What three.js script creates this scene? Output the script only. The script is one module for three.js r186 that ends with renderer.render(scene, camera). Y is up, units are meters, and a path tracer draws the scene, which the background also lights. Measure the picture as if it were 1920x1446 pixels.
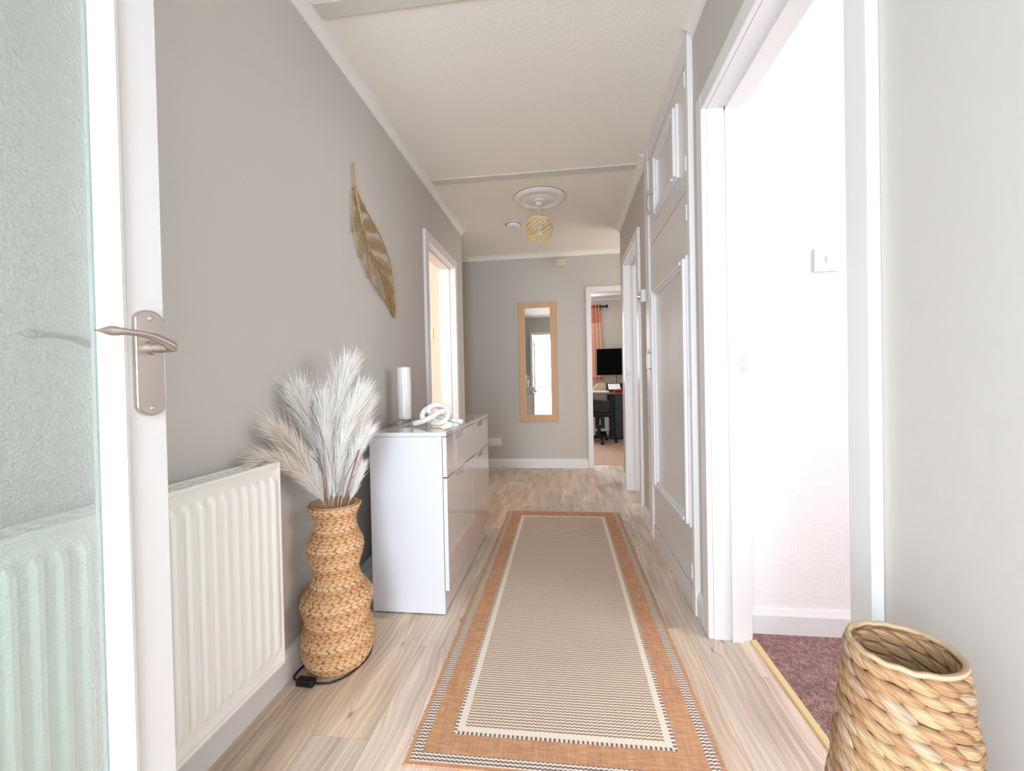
import * as THREE from 'three';
import { RoundedBoxGeometry } from 'three/addons/geometries/RoundedBoxGeometry.js';
import { mergeGeometries, mergeVertices, toCreasedNormals } from 'three/addons/utils/BufferGeometryUtils.js';
import { RectAreaLightUniformsLib } from 'three/addons/lights/RectAreaLightUniformsLib.js';

// ------------------------------------------------------------------ camera, sky, light, exposure
const scene = new THREE.Scene();
const camera = new THREE.PerspectiveCamera(84.22, 1920 / 1446, 0.02, 200);
{
  const yaw = 0.125151, pitch = -0.01092, roll = -0.0205086;
  const f = new THREE.Vector3(-Math.sin(yaw) * Math.cos(pitch), Math.sin(pitch), -Math.cos(yaw) * Math.cos(pitch));
  const r0 = f.clone().cross(new THREE.Vector3(0, 1, 0)).normalize(), u0 = r0.clone().cross(f);
  const c = Math.cos(roll), s = Math.sin(roll);
  const r = r0.clone().multiplyScalar(c).addScaledVector(u0, s), u = u0.clone().multiplyScalar(c).addScaledVector(r0, -s);
  camera.position.set(0, 0.97, 0);
  camera.quaternion.setFromRotationMatrix(new THREE.Matrix4().makeBasis(r, u, f.clone().negate()));
}
scene.add(camera);
const renderer = new THREE.WebGLRenderer({ antialias: true });
renderer.toneMapping = THREE.LinearToneMapping;
renderer.toneMappingExposure = 1.08;
renderer.shadowMap.enabled = true;
RectAreaLightUniformsLib.init();
scene.background = new THREE.Color(0.86, 0.94, 1.0);
scene.backgroundIntensity = 0.9;
// daylight that enters at each window and at the open front door
function daylight(x, y, z, w, h, tx, ty, tz, k, color = 0xe6f0ff) {
  const l = new THREE.RectAreaLight(color, k, w, h);
  l.position.set(x, y, z); l.lookAt(tx, ty, tz); scene.add(l);
}
daylight(-0.24, 1.03, 1.78, 0.95, 1.95, -0.24, 1.03, 0, 16.4, 0xe3f1ff);    // open front door of the porch
daylight(0.51, 1.3, 1.15, 1.05, 1.45, 0, 1.3, 1.15, 2.8, 0xf2f4ff);         // porch window on the right
daylight(-0.84, 1.34, 0.9, 1.0, 1.25, 0, 1.34, 0.9, 3.6, 0xc4dcff);         // porch window on the left
daylight(2.48, 1.47, -0.45, 1.5, 1.2, 0, 1.47, -0.45, 6.4, 0xf8f6ff);       // window of the carpeted room
daylight(-2.25, 1.45, -0.22, 1.9, 1.25, -2.25, 1.45, -3, 9.5, 0xfffbf6);     // window of the pink room
daylight(2.18, 1.5, -3.0, 0.9, 1.0, 0, 1.5, -3.0, 4.9, 0xfaf8ff);           // window beyond the far side door
daylight(-0.28, 1.52, -7.46, 1.2, 1.1, -0.28, 1.52, -5, 15, 0xe2ecff);      // study window
daylight(1.185, 1.2, -4.40, 0.5, 1.7, 0, 1.2, -4.40, 2.5, 0xfff4e4);        // narrow window at the end of the far recess

// ------------------------------------------------------------------ helpers
function mulberry(a) { return () => { a |= 0; a = a + 0x6D2B79F5 | 0; let t = Math.imul(a ^ a >>> 15, 1 | a); t = t + Math.imul(t ^ t >>> 7, 61 | t) ^ t; return ((t ^ t >>> 14) >>> 0) / 4294967296; }; }
const rnd = mulberry(20417);
const R = (a, b) => a + (b - a) * rnd();
const V = (x, y, z) => new THREE.Vector3(x, y, z);
const used = {};
function numbered(n) { const k = used[n] = (used[n] ?? -1) + 1; return k ? n + '_' + String(k).padStart(3, '0') : n; }
function put(name, geo, mat, parent, data) {
  const m = new THREE.Mesh(Array.isArray(geo) ? merge(geo) : geo, mat);
  m.name = (!parent || parent === scene) ? numbered(name) : name;
  m.castShadow = m.receiveShadow = true;
  (parent || scene).add(m);
  if (data) Object.assign(m.userData, data);
  return m;
}
const partCount = new WeakMap();
function part(name, geo, mat, parent, data) {
  let c = partCount.get(parent); if (!c) partCount.set(parent, c = {});
  const k = c[name] = (c[name] ?? -1) + 1;
  return put(k ? name + '_' + String(k).padStart(3, '0') : name, geo, mat, parent, data);
}
function group(name, data, x = 0, y = 0, z = 0, ry = 0) {
  const g = new THREE.Group(); g.name = numbered(name); g.position.set(x, y, z); g.rotation.y = ry;
  Object.assign(g.userData, data); scene.add(g); return g;
}
const thing = (name, label, category, x, y, z, ry, grp) => group(name, grp ? { label, category, group: grp } : { label, category }, x, y, z, ry);
const S = { kind: 'structure' };
function merge(list) {
  const idx = list.some(g => !g.index);
  return mergeGeometries(idx ? list.map(g => g.index ? g.toNonIndexed() : g) : list);
}
// box between two corners, uv in metres
function bx(x0, x1, y0, y1, z0, z1, bevel = 0) {
  if (x1 < x0) [x0, x1] = [x1, x0]; if (y1 < y0) [y0, y1] = [y1, y0]; if (z1 < z0) [z0, z1] = [z1, z0];
  const w = x1 - x0, h = y1 - y0, d = z1 - z0;
  const g = bevel ? new RoundedBoxGeometry(w, h, d, 2, Math.min(bevel, w / 2.01, h / 2.01, d / 2.01)) : new THREE.BoxGeometry(w, h, d);
  g.translate((x0 + x1) / 2, (y0 + y1) / 2, (z0 + z1) / 2);
  return boxUV(g);
}
function boxUV(g) {
  const p = g.attributes.position, n = g.attributes.normal, uv = new Float32Array(p.count * 2);
  for (let i = 0; i < p.count; i++) {
    const ax = Math.abs(n.getX(i)), ay = Math.abs(n.getY(i)), az = Math.abs(n.getZ(i));
    const [a, b] = ax >= ay && ax >= az ? [p.getZ(i), p.getY(i)] : ay >= az ? [p.getX(i), p.getZ(i)] : [p.getX(i), p.getY(i)];
    uv[2 * i] = a; uv[2 * i + 1] = b;
  }
  g.setAttribute('uv', new THREE.BufferAttribute(uv, 2));
  return g;
}
// profile (closed outline in the plane across the run) swept straight; axis 'x','y','z' is the run
function run(pts, axis, a, b) {
  const g = new THREE.ExtrudeGeometry(new THREE.Shape(pts.map(p => new THREE.Vector2(...p))), { depth: Math.abs(b - a), bevelEnabled: false });
  const lo = Math.min(a, b);
  const m = new THREE.Matrix4();
  if (axis === 'z') m.makeTranslation(0, 0, lo);                                            // shape x,y -> X,Y
  if (axis === 'x') m.makeBasis(V(0, 0, 1), V(0, 1, 0), V(1, 0, 0)).setPosition(lo, 0, 0);  // shape x,y -> Z,Y
  if (axis === 'y') m.makeBasis(V(1, 0, 0), V(0, 0, 1), V(0, 1, 0)).setPosition(0, lo, 0);  // shape x,y -> X,Z
  g.applyMatrix4(m);
  if (m.determinant() < 0) flip(g);
  return g;
}
function flip(g) {
  const p = g.attributes;
  for (const k of Object.keys(p)) { const s = p[k].itemSize, a = p[k].array; for (let i = 0; i < p[k].count; i += 3) for (let j = 0; j < s; j++) { const t = a[(i + 1) * s + j]; a[(i + 1) * s + j] = a[(i + 2) * s + j]; a[(i + 2) * s + j] = t; } }
  g.computeVertexNormals();
}
function tube(points, r, seg = 40, rad = 8, closed = false) {
  return new THREE.TubeGeometry(new THREE.CatmullRomCurve3(points.map(p => p.isVector3 ? p : V(...p)), closed), seg, r, rad, closed);
}
function lathe(pts, seg = 40) { return new THREE.LatheGeometry(pts.map(p => new THREE.Vector2(...p)), seg); }
function shapeXY(pts, holes, depth, bevel = 0) {
  const s = new THREE.Shape(pts.map(p => new THREE.Vector2(...p)));
  for (const h of holes || []) s.holes.push(new THREE.Path(h.map(p => new THREE.Vector2(...p))));
  return new THREE.ExtrudeGeometry(s, { depth, bevelEnabled: bevel > 0, bevelThickness: bevel, bevelSize: bevel, bevelSegments: 2 });
}

// ------------------------------------------------------------------ textures
const lerp = (a, b, t) => a + (b - a) * t, sm = t => t * t * (3 - 2 * t);
function noise2(seed, px, py) {       // value noise that repeats after px, py cells
  const rr = mulberry(seed), t = new Float32Array(px * py); for (let i = 0; i < t.length; i++) t[i] = rr();
  return (x, y) => {
    let i = Math.floor(x), j = Math.floor(y); const fx = sm(x - i), fy = sm(y - j);
    i = ((i % px) + px) % px; j = ((j % py) + py) % py; const i2 = (i + 1) % px, j2 = (j + 1) % py;
    return lerp(lerp(t[j * px + i], t[j * px + i2], fx), lerp(t[j2 * px + i], t[j2 * px + i2], fx), fy);
  };
}
function tex(w, h, fn, srgb = true, rx = 1, ry = 1) {
  const d = new Uint8Array(w * h * 4);
  for (let y = 0; y < h; y++) for (let x = 0; x < w; x++) {
    const c = fn(x / w, y / h, x, y), k = (y * w + x) * 4;
    for (let i = 0; i < 3; i++) d[k + i] = Math.max(0, Math.min(255, Array.isArray(c) ? c[i] : c));
    d[k + 3] = 255;
  }
  const t = new THREE.DataTexture(d, w, h, THREE.RGBAFormat);
  t.wrapS = t.wrapT = THREE.RepeatWrapping; t.magFilter = THREE.LinearFilter; t.minFilter = THREE.LinearMipmapLinearFilter; t.generateMipmaps = true;
  if (srgb) t.colorSpace = THREE.SRGBColorSpace;
  t.repeat.set(rx, ry); t.needsUpdate = true;
  return t;
}
// oak laminate: one plank print 0.165 x 1.27 m
function woodTex(seed, tone) {
  const a = noise2(seed, 64, 4), b = noise2(seed + 1, 128, 8), c = noise2(seed + 2, 8, 6), e = noise2(seed + 3, 4, 10), f = noise2(seed + 4, 256, 16);
  const rr = mulberry(seed + 9), knots = []; for (let i = 0; i < 3; i++) knots.push([0.15 + 0.7 * rr(), rr(), 0.5 + rr()]);
  return tex(256, 1536, (u, v) => {
    let warp = (c(u * 3, v * 6) - 0.5) * 0.10 + (e(u * 2, v * 10) - 0.5) * 0.05, k = 0;
    for (const [ku, kv, ks] of knots) { const du = (u - ku) * 1.0, dv = (v - kv) * 7.7; const q = Math.exp(-(du * du * 60 + dv * dv * 18) / ks); warp += q * 0.10 * Math.sign(du || 1); k += Math.exp(-(du * du * 900 + dv * dv * 160) / ks); }
    const uu = u + warp;
    const cath = 0.5 + 0.5 * Math.sin(uu * 46 + 6 * c(u * 2, v * 6));
    const g = 0.36 * a(uu * 64, v * 4) + 0.28 * b(uu * 128, v * 8) + 0.18 * f(uu * 256, v * 16) + 0.18 * cath;
    const blot = c(u * 4, v * 6 + 2), grey = e(uu * 4, v * 5 + 3);
    let t = 0.44 + (g - 0.5) * 0.85 + (blot - 0.5) * 0.5 - k * 0.85;
    const L = [240, 221, 201], D = [158, 138, 121], G = [198, 186, 172];
    const gm = Math.max(0, grey - 0.45) * 1.2;
    return [0, 1, 2].map(i => (lerp(lerp(D[i], L[i], Math.max(-0.3, Math.min(1.1, t + 0.25))), G[i], gm * 0.8)) * tone[i]);
  });
}
const woods = [woodTex(11, [1, 1, 1]), woodTex(37, [0.96, 0.95, 0.93]), woodTex(71, [1.03, 1.02, 1.02]), woodTex(103, [0.98, 0.955, 0.925]), woodTex(151, [1.0, 0.985, 0.965])];
// flat-woven rug, 0.796 x 2.10 m, u across, v from the near end to the far end
const RW = 0.796, RL = 2.10;
const rugN = noise2(5, 400, 64), rugM = noise2(6, 64, 600);
function rugKind(x, z) {             // metres from the corner; 0 tan, 1 zigzag band, 2 dash, 3 cream, 4 field
  const ex = Math.min(x, RW - x), far = z > RL / 2, ez = far ? RL - z : z;
  const e = Math.min(ex, ez);
  if (!far ? e < 0.010 : ex < 0.014) return 0;
  if (ex < 0.036 || (!far && ez < 0.037)) return 1;
  const eb = Math.min(ex, far ? ez + 0.006 : ez);
  if (eb < 0.100) return 0;
  if (eb < 0.110) return 2;
  if (eb < 0.129) return 3;
  return 4;
}
function rugZig(x, z, alongX) {      // 1 cream, 0 brown
  const [p, q] = alongX ? [x, z] : [z, x];
  const tri = Math.abs(((p / 0.0125) % 1) - 0.5) * 2;
  return ((q + tri * 0.0034) / 0.0105 % 1 + 1) % 1 < 0.5 ? 1 : 0;
}
const rugMap = tex(796, 2048, (u, v) => {
  const x = u * RW, z = v * RL, k = rugKind(x, z), thr = (Math.sin(x * 2 * Math.PI / 0.0036) * 0.5 + 0.5) * (Math.sin(z * 2 * Math.PI / 0.0052) * 0.25 + 0.75);
  const n = rugN(x * 500, z * 28), m = rugM(x * 40, z * 280), br = 0.86 + 0.2 * n;
  const tan = [204 + 24 * (n - 0.5) + 22 * (m - 0.5), 152 + 28 * (n - 0.5) + 26 * (m - 0.5), 113 + 30 * (m - 0.5)], cream = [243, 228, 208], brown = [164, 137, 117], dark = [128, 110, 106];
  let c = tan;
  if (k === 1) { c = rugZig(x, z, true) ? cream : dark; }
  else if (k === 2) { const ex = Math.min(x, RW - x), ez = Math.min(z, RL - z), s = ex < ez ? z : x; c = (s / 0.0125 % 1) < 0.5 ? dark : cream; }
  else if (k === 3) c = cream;
  else if (k === 4) c = rugZig(x, z, true) ? [244, 226, 204] : brown;
  const sh = k === 0 ? 0.93 + 0.1 * thr : 0.92 + 0.1 * thr;
  return c.map(q => q * sh * (k === 0 ? 1 : 0.94 + 0.08 * br));
});
const rugBump = tex(796, 2048, (u, v) => {
  const x = u * RW, z = v * RL, k = rugKind(x, z);
  return 110 + 60 * (Math.sin(x * 2 * Math.PI / 0.0036) * Math.sin(z * 2 * Math.PI / 0.0052)) + (k === 4 || k === 1 ? 50 * rugZig(x, z, true) : 20);
}, false);
// embossed wallpaper: octagons with small lozenges, one repeat 0.17 x 0.136 m
const wpN = noise2(77, 24, 24);
const paperBump = tex(256, 256, (u, v) => {
  const x = Math.abs(u - 0.5) * 2, y = Math.abs(v - 0.5) * 2, d = Math.max(x, y, (x + y) * 0.66);
  const line = (a, w) => Math.exp(-((d - a) ** 2) / (w * w));
  const lz = Math.abs(1 - x) + Math.abs(1 - y);
  let h = 90 + 120 * line(0.84, 0.03) + 60 * line(0.70, 0.02) + 90 * Math.exp(-((lz - 0.26) ** 2) / 0.0012);
  if (d < 0.62) h += 60 * (wpN(u * 24, v * 24) - 0.5) * 2 * (0.5 + 0.5 * Math.sin(Math.atan2(y, x) * 8));
  if (lz < 0.2) h += 50 * (wpN(u * 24 + 3, v * 24) - 0.5);
  return h;
}, false, 1 / 0.17, 1 / 0.136);
const frN = noise2(91, 96, 96), frM = noise2(92, 200, 200);
const frostBump = tex(512, 512, (u, v) => 255 * (0.6 * frN(u * 96, v * 96) + 0.4 * frM(u * 200, v * 200)), false, 1 / 0.28, 1 / 0.28);
const cpA = noise2(201, 128, 128), cpB = noise2(202, 40, 40), cpC = noise2(203, 256, 256);
const carpetMap = tex(512, 512, (u, v) => {
  const a = cpA(u * 128, v * 128), b = cpB(u * 40, v * 40), c = cpC(u * 256, v * 256);
  const red = a > 0.72 ? 1 : 0, gr = a < 0.25 ? 1 : 0, k = 0.62 + 0.4 * c + 0.25 * (b - 0.5);
  return [(186 + 36 * red - 10 * gr) * k, (142 + 14 * red + 24 * gr) * k, (138 + 4 * red + 32 * gr) * k];
}, true, 1 / 0.5, 1 / 0.5);
const carpetBump = tex(512, 512, (u, v) => 255 * (0.5 * cpA(u * 128, v * 128) + 0.5 * cpC(u * 256, v * 256)), false, 1 / 0.5, 1 / 0.5);
const studyCarpetMap = tex(256, 256, (u, v) => { const k = 0.85 + 0.25 * cpC(u * 256, v * 256) + 0.12 * (cpB(u * 40, v * 40) - 0.5); return [196 * k, 160 * k, 138 * k]; }, true, 1 / 0.5, 1 / 0.5);
const stN = noise2(301, 48, 4), stM = noise2(302, 12, 3);
const strandMap = tex(128, 128, (u, v) => { const k = 0.72 + 0.34 * stN(v * 48, u * 4) + 0.16 * (stM(v * 12, u * 3) - 0.5); return [255 * k, 250 * k, 240 * k]; }, true);
const wlN = noise2(401, 160, 160), wlM = noise2(402, 12, 12);
const wallBump = tex(512, 512, (u, v) => 255 * (0.85 * wlN(u * 160, v * 160) + 0.15 * wlM(u * 12, v * 12)), false, 1 / 1.2, 1 / 1.2);
const beechN = noise2(501, 90, 3);
const beechMap = tex(256, 256, (u, v) => { const k = 0.93 + 0.12 * beechN(u * 90, v * 3); return [214 * k, 168 * k, 124 * k]; }, true, 4, 1.2);

// ------------------------------------------------------------------ materials
const mat = (color, rough = 0.6, extra = {}) => new THREE.MeshStandardMaterial({ color, roughness: rough, ...extra });
const phys = (color, rough, extra = {}) => new THREE.MeshPhysicalMaterial({ color, roughness: rough, ...extra });
const M = {
  wall: mat(0xccc6be, 0.75, { bumpMap: wallBump, bumpScale: 0.00025 }),
  ceiling: mat(0xf7f1e6, 0.85, { bumpMap: wallBump, bumpScale: 0.0008 }),
  white: phys(0xebe9e7, 0.38, { clearcoat: 0.3, clearcoatRoughness: 0.25 }),
  cove: mat(0xf4f0e9, 0.7), batten: mat(0xdcd7cd, 0.8),
  pink: mat(0xf3dcd0, 0.7, { bumpMap: paperBump, bumpScale: 0.0007 }),
  paper: mat(0xf6f3f2, 0.6, { bumpMap: paperBump, bumpScale: 0.0010 }),
  plain: mat(0xeeeae4, 0.8),
  study: mat(0xd8cfc0, 0.8),
  cupboard: phys(0xdfdcd8, 0.35, { clearcoat: 0.4, clearcoatRoughness: 0.2 }),
  gloss: phys(0xcfc5bf, 0.15, { clearcoat: 1, clearcoatRoughness: 0.02 }),  // taupe tone carries the dimmer light on the white fronts and top
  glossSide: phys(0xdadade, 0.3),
  radiator: mat(0xf5f2ea, 0.4),
  dark: mat(0x17171a, 0.5), black: mat(0x070708, 0.6), cordBlack: mat(0x121214, 0.45),
  nickel: mat(0xc9c2ba, 0.32, { metalness: 1 }), chrome: mat(0xd8d8d8, 0.15, { metalness: 1 }),
  brass: mat(0xe0b860, 0.3, { metalness: 1 }), goldStrip: mat(0xf0d9a0, 0.35, { metalness: 0.55 }),
  gold: mat(0xb9975e, 0.45, { metalness: 0.55 }),
  mirror: mat(0xf2f4f3, 0.01, { metalness: 1 }),
  beech: mat(0xffffff, 0.5, { map: beechMap }),
  rug: mat(0xffffff, 0.95, { map: rugMap, bumpMap: rugBump, bumpScale: 0.0015 }),
  carpet: mat(0xffffff, 1, { map: carpetMap, bumpMap: carpetBump, bumpScale: 0.006 }),
  studyCarpet: mat(0xffffff, 1, { map: studyCarpetMap }),
  frost: phys(0xf4fbf8, 0.09, { transmission: 0.88, thickness: 0, ior: 1.85, bumpMap: frostBump, bumpScale: 0.0016 }),
  clear: phys(0xf2fafa, 0.02, { transmission: 1, thickness: 0, ior: 1.5 }),
  edgeGlass: phys(0xe6f2f4, 0.05, { transmission: 0.85, thickness: 0, ior: 1.5 }),
  opal: phys(0xf6f7f7, 0.12, { clearcoat: 1, clearcoatRoughness: 0.05 }),
  baseGlass: phys(0xcfe3df, 0.03, { transmission: 1, thickness: 0.02, ior: 1.5 }),
  bone: mat(0xeeebe4, 0.55),
  linen: mat(0xe6dcc6, 0.9),
  plastic: mat(0xf3f1ec, 0.4), cream: mat(0xe2d2b4, 0.5),
  rattan: mat(0xf6dda6, 0.7, { transparent: false }),
  plume: phys(0xfffdf8, 1, { side: THREE.DoubleSide, transmission: 0.3, thickness: 0, specularIntensity: 0.2 }), plumeWarm: phys(0xfff8ee, 1, { side: THREE.DoubleSide, transmission: 0.3, thickness: 0, specularIntensity: 0.2 }),
  stem: mat(0xd9ceb2, 0.8), grassStem: mat(0x8c6a60, 0.8),
  curtain: phys(0xffcfb3, 0.95, { transmission: 0.2, thickness: 0, side: THREE.DoubleSide }), curtainTop: phys(0xe69a7a, 0.95, { transmission: 0.15, thickness: 0, side: THREE.DoubleSide }),
  desk: mat(0x26262e, 0.45), deskTop: mat(0x8a5a44, 0.3), pc: mat(0xdedcd8, 0.5), red: mat(0xb5162a, 0.5), book: mat(0xf0ede4, 0.7), kraft: mat(0xcdb791, 0.8),
  paving: mat(0xb9b4ab, 0.9),
};
M.woods = woods.map(t => mat(0xffffff, 0.42, { map: t }));
const strandTones = [0xc9a27a, 0xbf946c, 0xcdab86, 0xb58a64, 0xc9ac93, 0xd0ac80].map(c => mat(c, 0.75, { map: strandMap, bumpMap: strandMap, bumpScale: 0.0012 }));
const vaseTones = [0xeab989, 0xdfab7c, 0xf0c79b].map(c => mat(c, 0.8, { map: strandMap, bumpMap: strandMap, bumpScale: 0.0008 }));
const inside = mat(0xc49a72, 0.9);

// ------------------------------------------------------------------ the setting
const XL = -0.934, XR = 0.527, ZF = -4.721, H = 2.365, XR2 = 0.655, XL2 = -1.061;
// wall along z or x with door/window openings: spans [a0,a1] along the run, fixed thickness; holes [b0,b1,y0,y1]
function wall(name, axis, t0, t1, a0, a1, holes, m, top = H + 0.02) {
  const cuts = [...new Set([a0, a1, ...holes.flatMap(h => [h[0], h[1]])])].sort((p, q) => p - q), list = [];
  for (let i = 0; i + 1 < cuts.length; i++) {
    const [p, q] = [cuts[i], cuts[i + 1]], h = holes.find(o => o[0] <= p + 1e-6 && o[1] >= q - 1e-6);
    const ys = h ? [[-0.02, h[2]], [h[3], top]] : [[-0.02, top]];
    for (const [y0, y1] of ys) if (y1 - y0 > 0.03) list.push(axis === 'z' ? bx(t0, t1, y0, y1, p, q) : bx(p, q, y0, y1, t0, t1));
  }
  return put(name, list, m, scene, { ...S });
}
const HEAD = 1.945;
wall('wall_left', 'z', XL2, XL, -3.884, 0.12, [[-3.575, -2.835, -0.02, HEAD + 0.01]], M.wall);
wall('wall_right', 'z', XR, XR2, -4.084, 0.12, [[-1.655, -0.833, -0.02, HEAD + 0.012], [-3.79, -3.09, -0.02, HEAD + 0.012]], M.wall);
wall('wall_far', 'x', ZF - 0.13, ZF, -1.75, 1.3, [[0.278, 1.06, -0.02, 1.93]], M.wall);
wall('wall_near', 'x', 0.12, 0.24, -1.061, 0.655, [[-0.72, 0.46, -0.02, 1.99]], M.wall);
put('wall_recess_left', [bx(-1.75, XL2, -0.02, H + 0.02, -3.884, -3.63), bx(-1.85, -1.6, -0.02, H + 0.02, ZF, -3.884)], M.wall, scene, { ...S });
put('wall_recess_right', [bx(XR2, 1.3, -0.02, H + 0.02, -4.084, -3.97)], M.wall, scene, { ...S });
wall('wall_recess_end', 'z', 1.2, 1.3, ZF, -4.084, [[-4.66, -4.14, 0.34, 2.06]], M.wall);
// carpeted room to the right
wall('wall_parlour_far', 'x', -1.82, -1.704, XR2, 2.6, [], M.paper);
wall('wall_parlour_right', 'z', 2.5, 2.6, -1.704, 0.6, [[-1.2, 0.3, 0.87, 2.07]], M.paper);
wall('wall_parlour_near', 'x', 0.45, 0.55, XR2, 2.5, [], M.paper);
// pink room to the left
wall('wall_lounge_far', 'x', -3.63, -3.58, -3.7, XL2, [], M.pink);
wall('wall_lounge_left', 'z', -3.7, -3.6, -3.58, -0.1, [], M.pink);
wall('wall_lounge_near', 'x', -0.2, -0.1, -3.6, XL2, [[-3.2, -1.3, 0.82, 2.08]], M.pink);
// room beyond the far side door
wall('wall_bathroom_far', 'x', -3.97, -3.9, XR2, 2.3, [], M.plain);
wall('wall_bathroom_right', 'z', 2.2, 2.3, -3.9, -1.82, [[-3.45, -2.55, 1.0, 2.0]], M.plain);
// study
wall('wall_study_far', 'x', -7.6, -7.5, -1.85, 2.3, [[-0.88, 0.32, 0.97, 2.07]], M.study);
wall('wall_study_left', 'z', -1.85, -1.75, -7.5, ZF - 0.13, [], M.study);
wall('wall_study_right', 'z', 2.2, 2.3, -7.5, ZF - 0.13, [], M.study);
put('wall_study_near', [bx(1.3, 2.2, -0.02, H + 0.02, ZF - 0.13, ZF)], M.study, scene, { ...S });
// porch
wall('wall_porch_left', 'z', -0.97, -0.85, 0.24, 1.9, [[0.4, 1.4, 0.69, 2.0]], M.plain);
wall('wall_porch_right', 'z', XR, XR2, 0.24, 1.9, [[0.62, 1.68, 0.57, 2.03]], M.plain);
wall('wall_porch_near', 'x', 1.8, 1.9, -0.85, XR, [[-0.73, 0.25, -0.02, 2.03]], M.plain);
put('ceiling', [bx(-3.75, 3.75, H, H + 0.1, -7.65, 1.95)], M.ceiling, scene, { ...S });
put('ground', [bx(-14, 14, -0.3, -0.2, 0.6, 16)], M.paving, scene, { ...S });
put('step_slab', [bx(-1.4, 1.2, -0.2, -0.03, 1.9, 2.9)], M.paving, scene, { ...S });
// floors
const floor = put('floor', [bx(-3.75, 3.75, -0.2, -0.012, -7.65, 1.9)], M.plain, scene, { ...S });
{
  const W = 0.165, L = 1.27, ends = { '-6': -0.4, '-5': -1.091, '-4': -1.506, '-3': -0.75, '-2': -1.22, '-1': -2.0, 0: -0.55, 1: -1.703, 2: -2.123, 3: -1.45 };
  const x00 = 0.110;
  let v = 0;
  for (let r = -11; r <= 6; r++) {
    const xa = Math.max(x00 + r * W, -1.6), xb = Math.min(x00 + (r + 1) * W, 1.2);
    if (xb - xa < 0.01) continue;
    const e0 = ends[r] ?? -0.3 - 0.41 * ((r + 20) % 3);
    for (let n = -2; n < 5; n++) {
      let za = e0 - n * L, zb = za - L;
      // the hall and its far recess, the door sills, the porch
      const inHall = xb <= XL2 + 0.2 && xb > XL - 0.3 || (xa >= XL - 0.17 && xa < XR2);
      za = Math.min(za, 1.8); zb = Math.max(zb, ZF - 0.17);
      if (xb < XL - 0.02 || xa > XR2 - 0.02) { za = Math.min(za, -3.7); }
      if (za - zb < 0.02 || (!inHall && za > -3.6)) continue;
      const gap = 0.0004, g = bx(xa + gap, xb - gap, -0.012, 0, zb + gap, za - gap);
      const uv = g.attributes.uv, p = g.attributes.position;
      for (let i = 0; i < p.count; i++) uv.setXY(i, (p.getX(i) - (x00 + r * W)) / W, (p.getZ(i) - (e0 - n * L)) / L);
      part('plank', g, M.woods[(v * 3 + ((r + 20) * 7)) % 5], floor); v++;
    }
  }
}
put('floor_parlour_carpet', [bx(0.668, 2.5, -0.012, 0.004, -1.704, 0.45)], M.carpet, scene, { ...S });
put('floor_lounge_carpet', [bx(-3.6, -1.06, -0.012, 0.004, -3.58, -0.2)], M.studyCarpet, scene, { ...S });
put('floor_bathroom', [bx(0.668, 2.2, -0.012, 0.002, -3.9, -1.82)], M.plain, scene, { ...S });
put('floor_study_carpet', [bx(-1.75, 2.2, -0.012, 0.006, -7.5, ZF - 0.17)], M.studyCarpet, scene, { ...S });

// skirting: profile x outwards, y up
function skirt(name, segs, h = 0.1, t = 0.016) {
  const pr = [[0, 0], [t, 0], [t, h - 0.022], [t * 0.72, h - 0.012], [t * 0.4, h], [0, h]];
  const list = [];
  for (const [axis, at, sgn, a, b] of segs) list.push(run(sgn > 0 ? pr.map(([x, y]) => [at + x, y]) : pr.map(([x, y]) => [at - x, y]).reverse(), axis, a, b));
  return put(name, list, M.white, scene, { ...S });
}
skirt('baseboard_left', [['z', XL, 1, -2.768, 0.12], ['z', XL, 1, -3.9, -3.64]]);
skirt('baseboard_right', [['z', XR, -1, -1.80, -1.72], ['z', XR, -1, -3.025, -2.75], ['z', XR, -1, -0.785, 0.12], ['z', XR, -1, -4.1, -3.855]]);
skirt('baseboard_far', [['x', ZF, 1, -1.6, 0.232]]);
skirt('baseboard_parlour', [['x', -1.704, 1, 0.66, 2.5]], 0.095);
skirt('baseboard_lounge', [['x', -3.58, 1, -3.6, -1.065]]);
// coving (concave quarter) and ceiling battens
function coving(name, segs, a = 0.045) {
  const pr = [[0, 0], [0, -a], [a * 0.12, -a], ...[...Array(7)].map((_, i) => { const t = (i + 1) / 8 * Math.PI / 2; return [a - a * 0.86 * Math.cos(t), -a + a * 0.86 * Math.sin(t)]; }), [a, -a * 0.12], [a, 0]];
  put(name, segs.map(([axis, at, sgn, p, q]) => run(sgn > 0 ? pr.map(([x, y]) => [at + x, H + y]) : pr.map(([x, y]) => [at - x, H + y]).reverse(), axis, p, q)), M.cove, scene, { ...S });
}
coving('cornice_left', [['z', XL, 1, -3.884, 0.12]]);
coving('cornice_right', [['z', XR, -1, -1.795, 0.12], ['z', XR, -1, -4.084, -2.755]]);
coving('cornice_far', [['x', ZF, 1, -1.6, 1.2]]);
coving('cornice_study', [['x', -7.5, 1, -1.75, 2.2]]);
put('trim_1', bx(-0.89, 0.483, H - 0.010, H, -1.535, -1.468, 0.003), M.batten, scene, { ...S });
put('trim_2', bx(-0.89, 0.483, H - 0.010, H, -2.93, -2.858, 0.003), M.batten, scene, { ...S });

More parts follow.
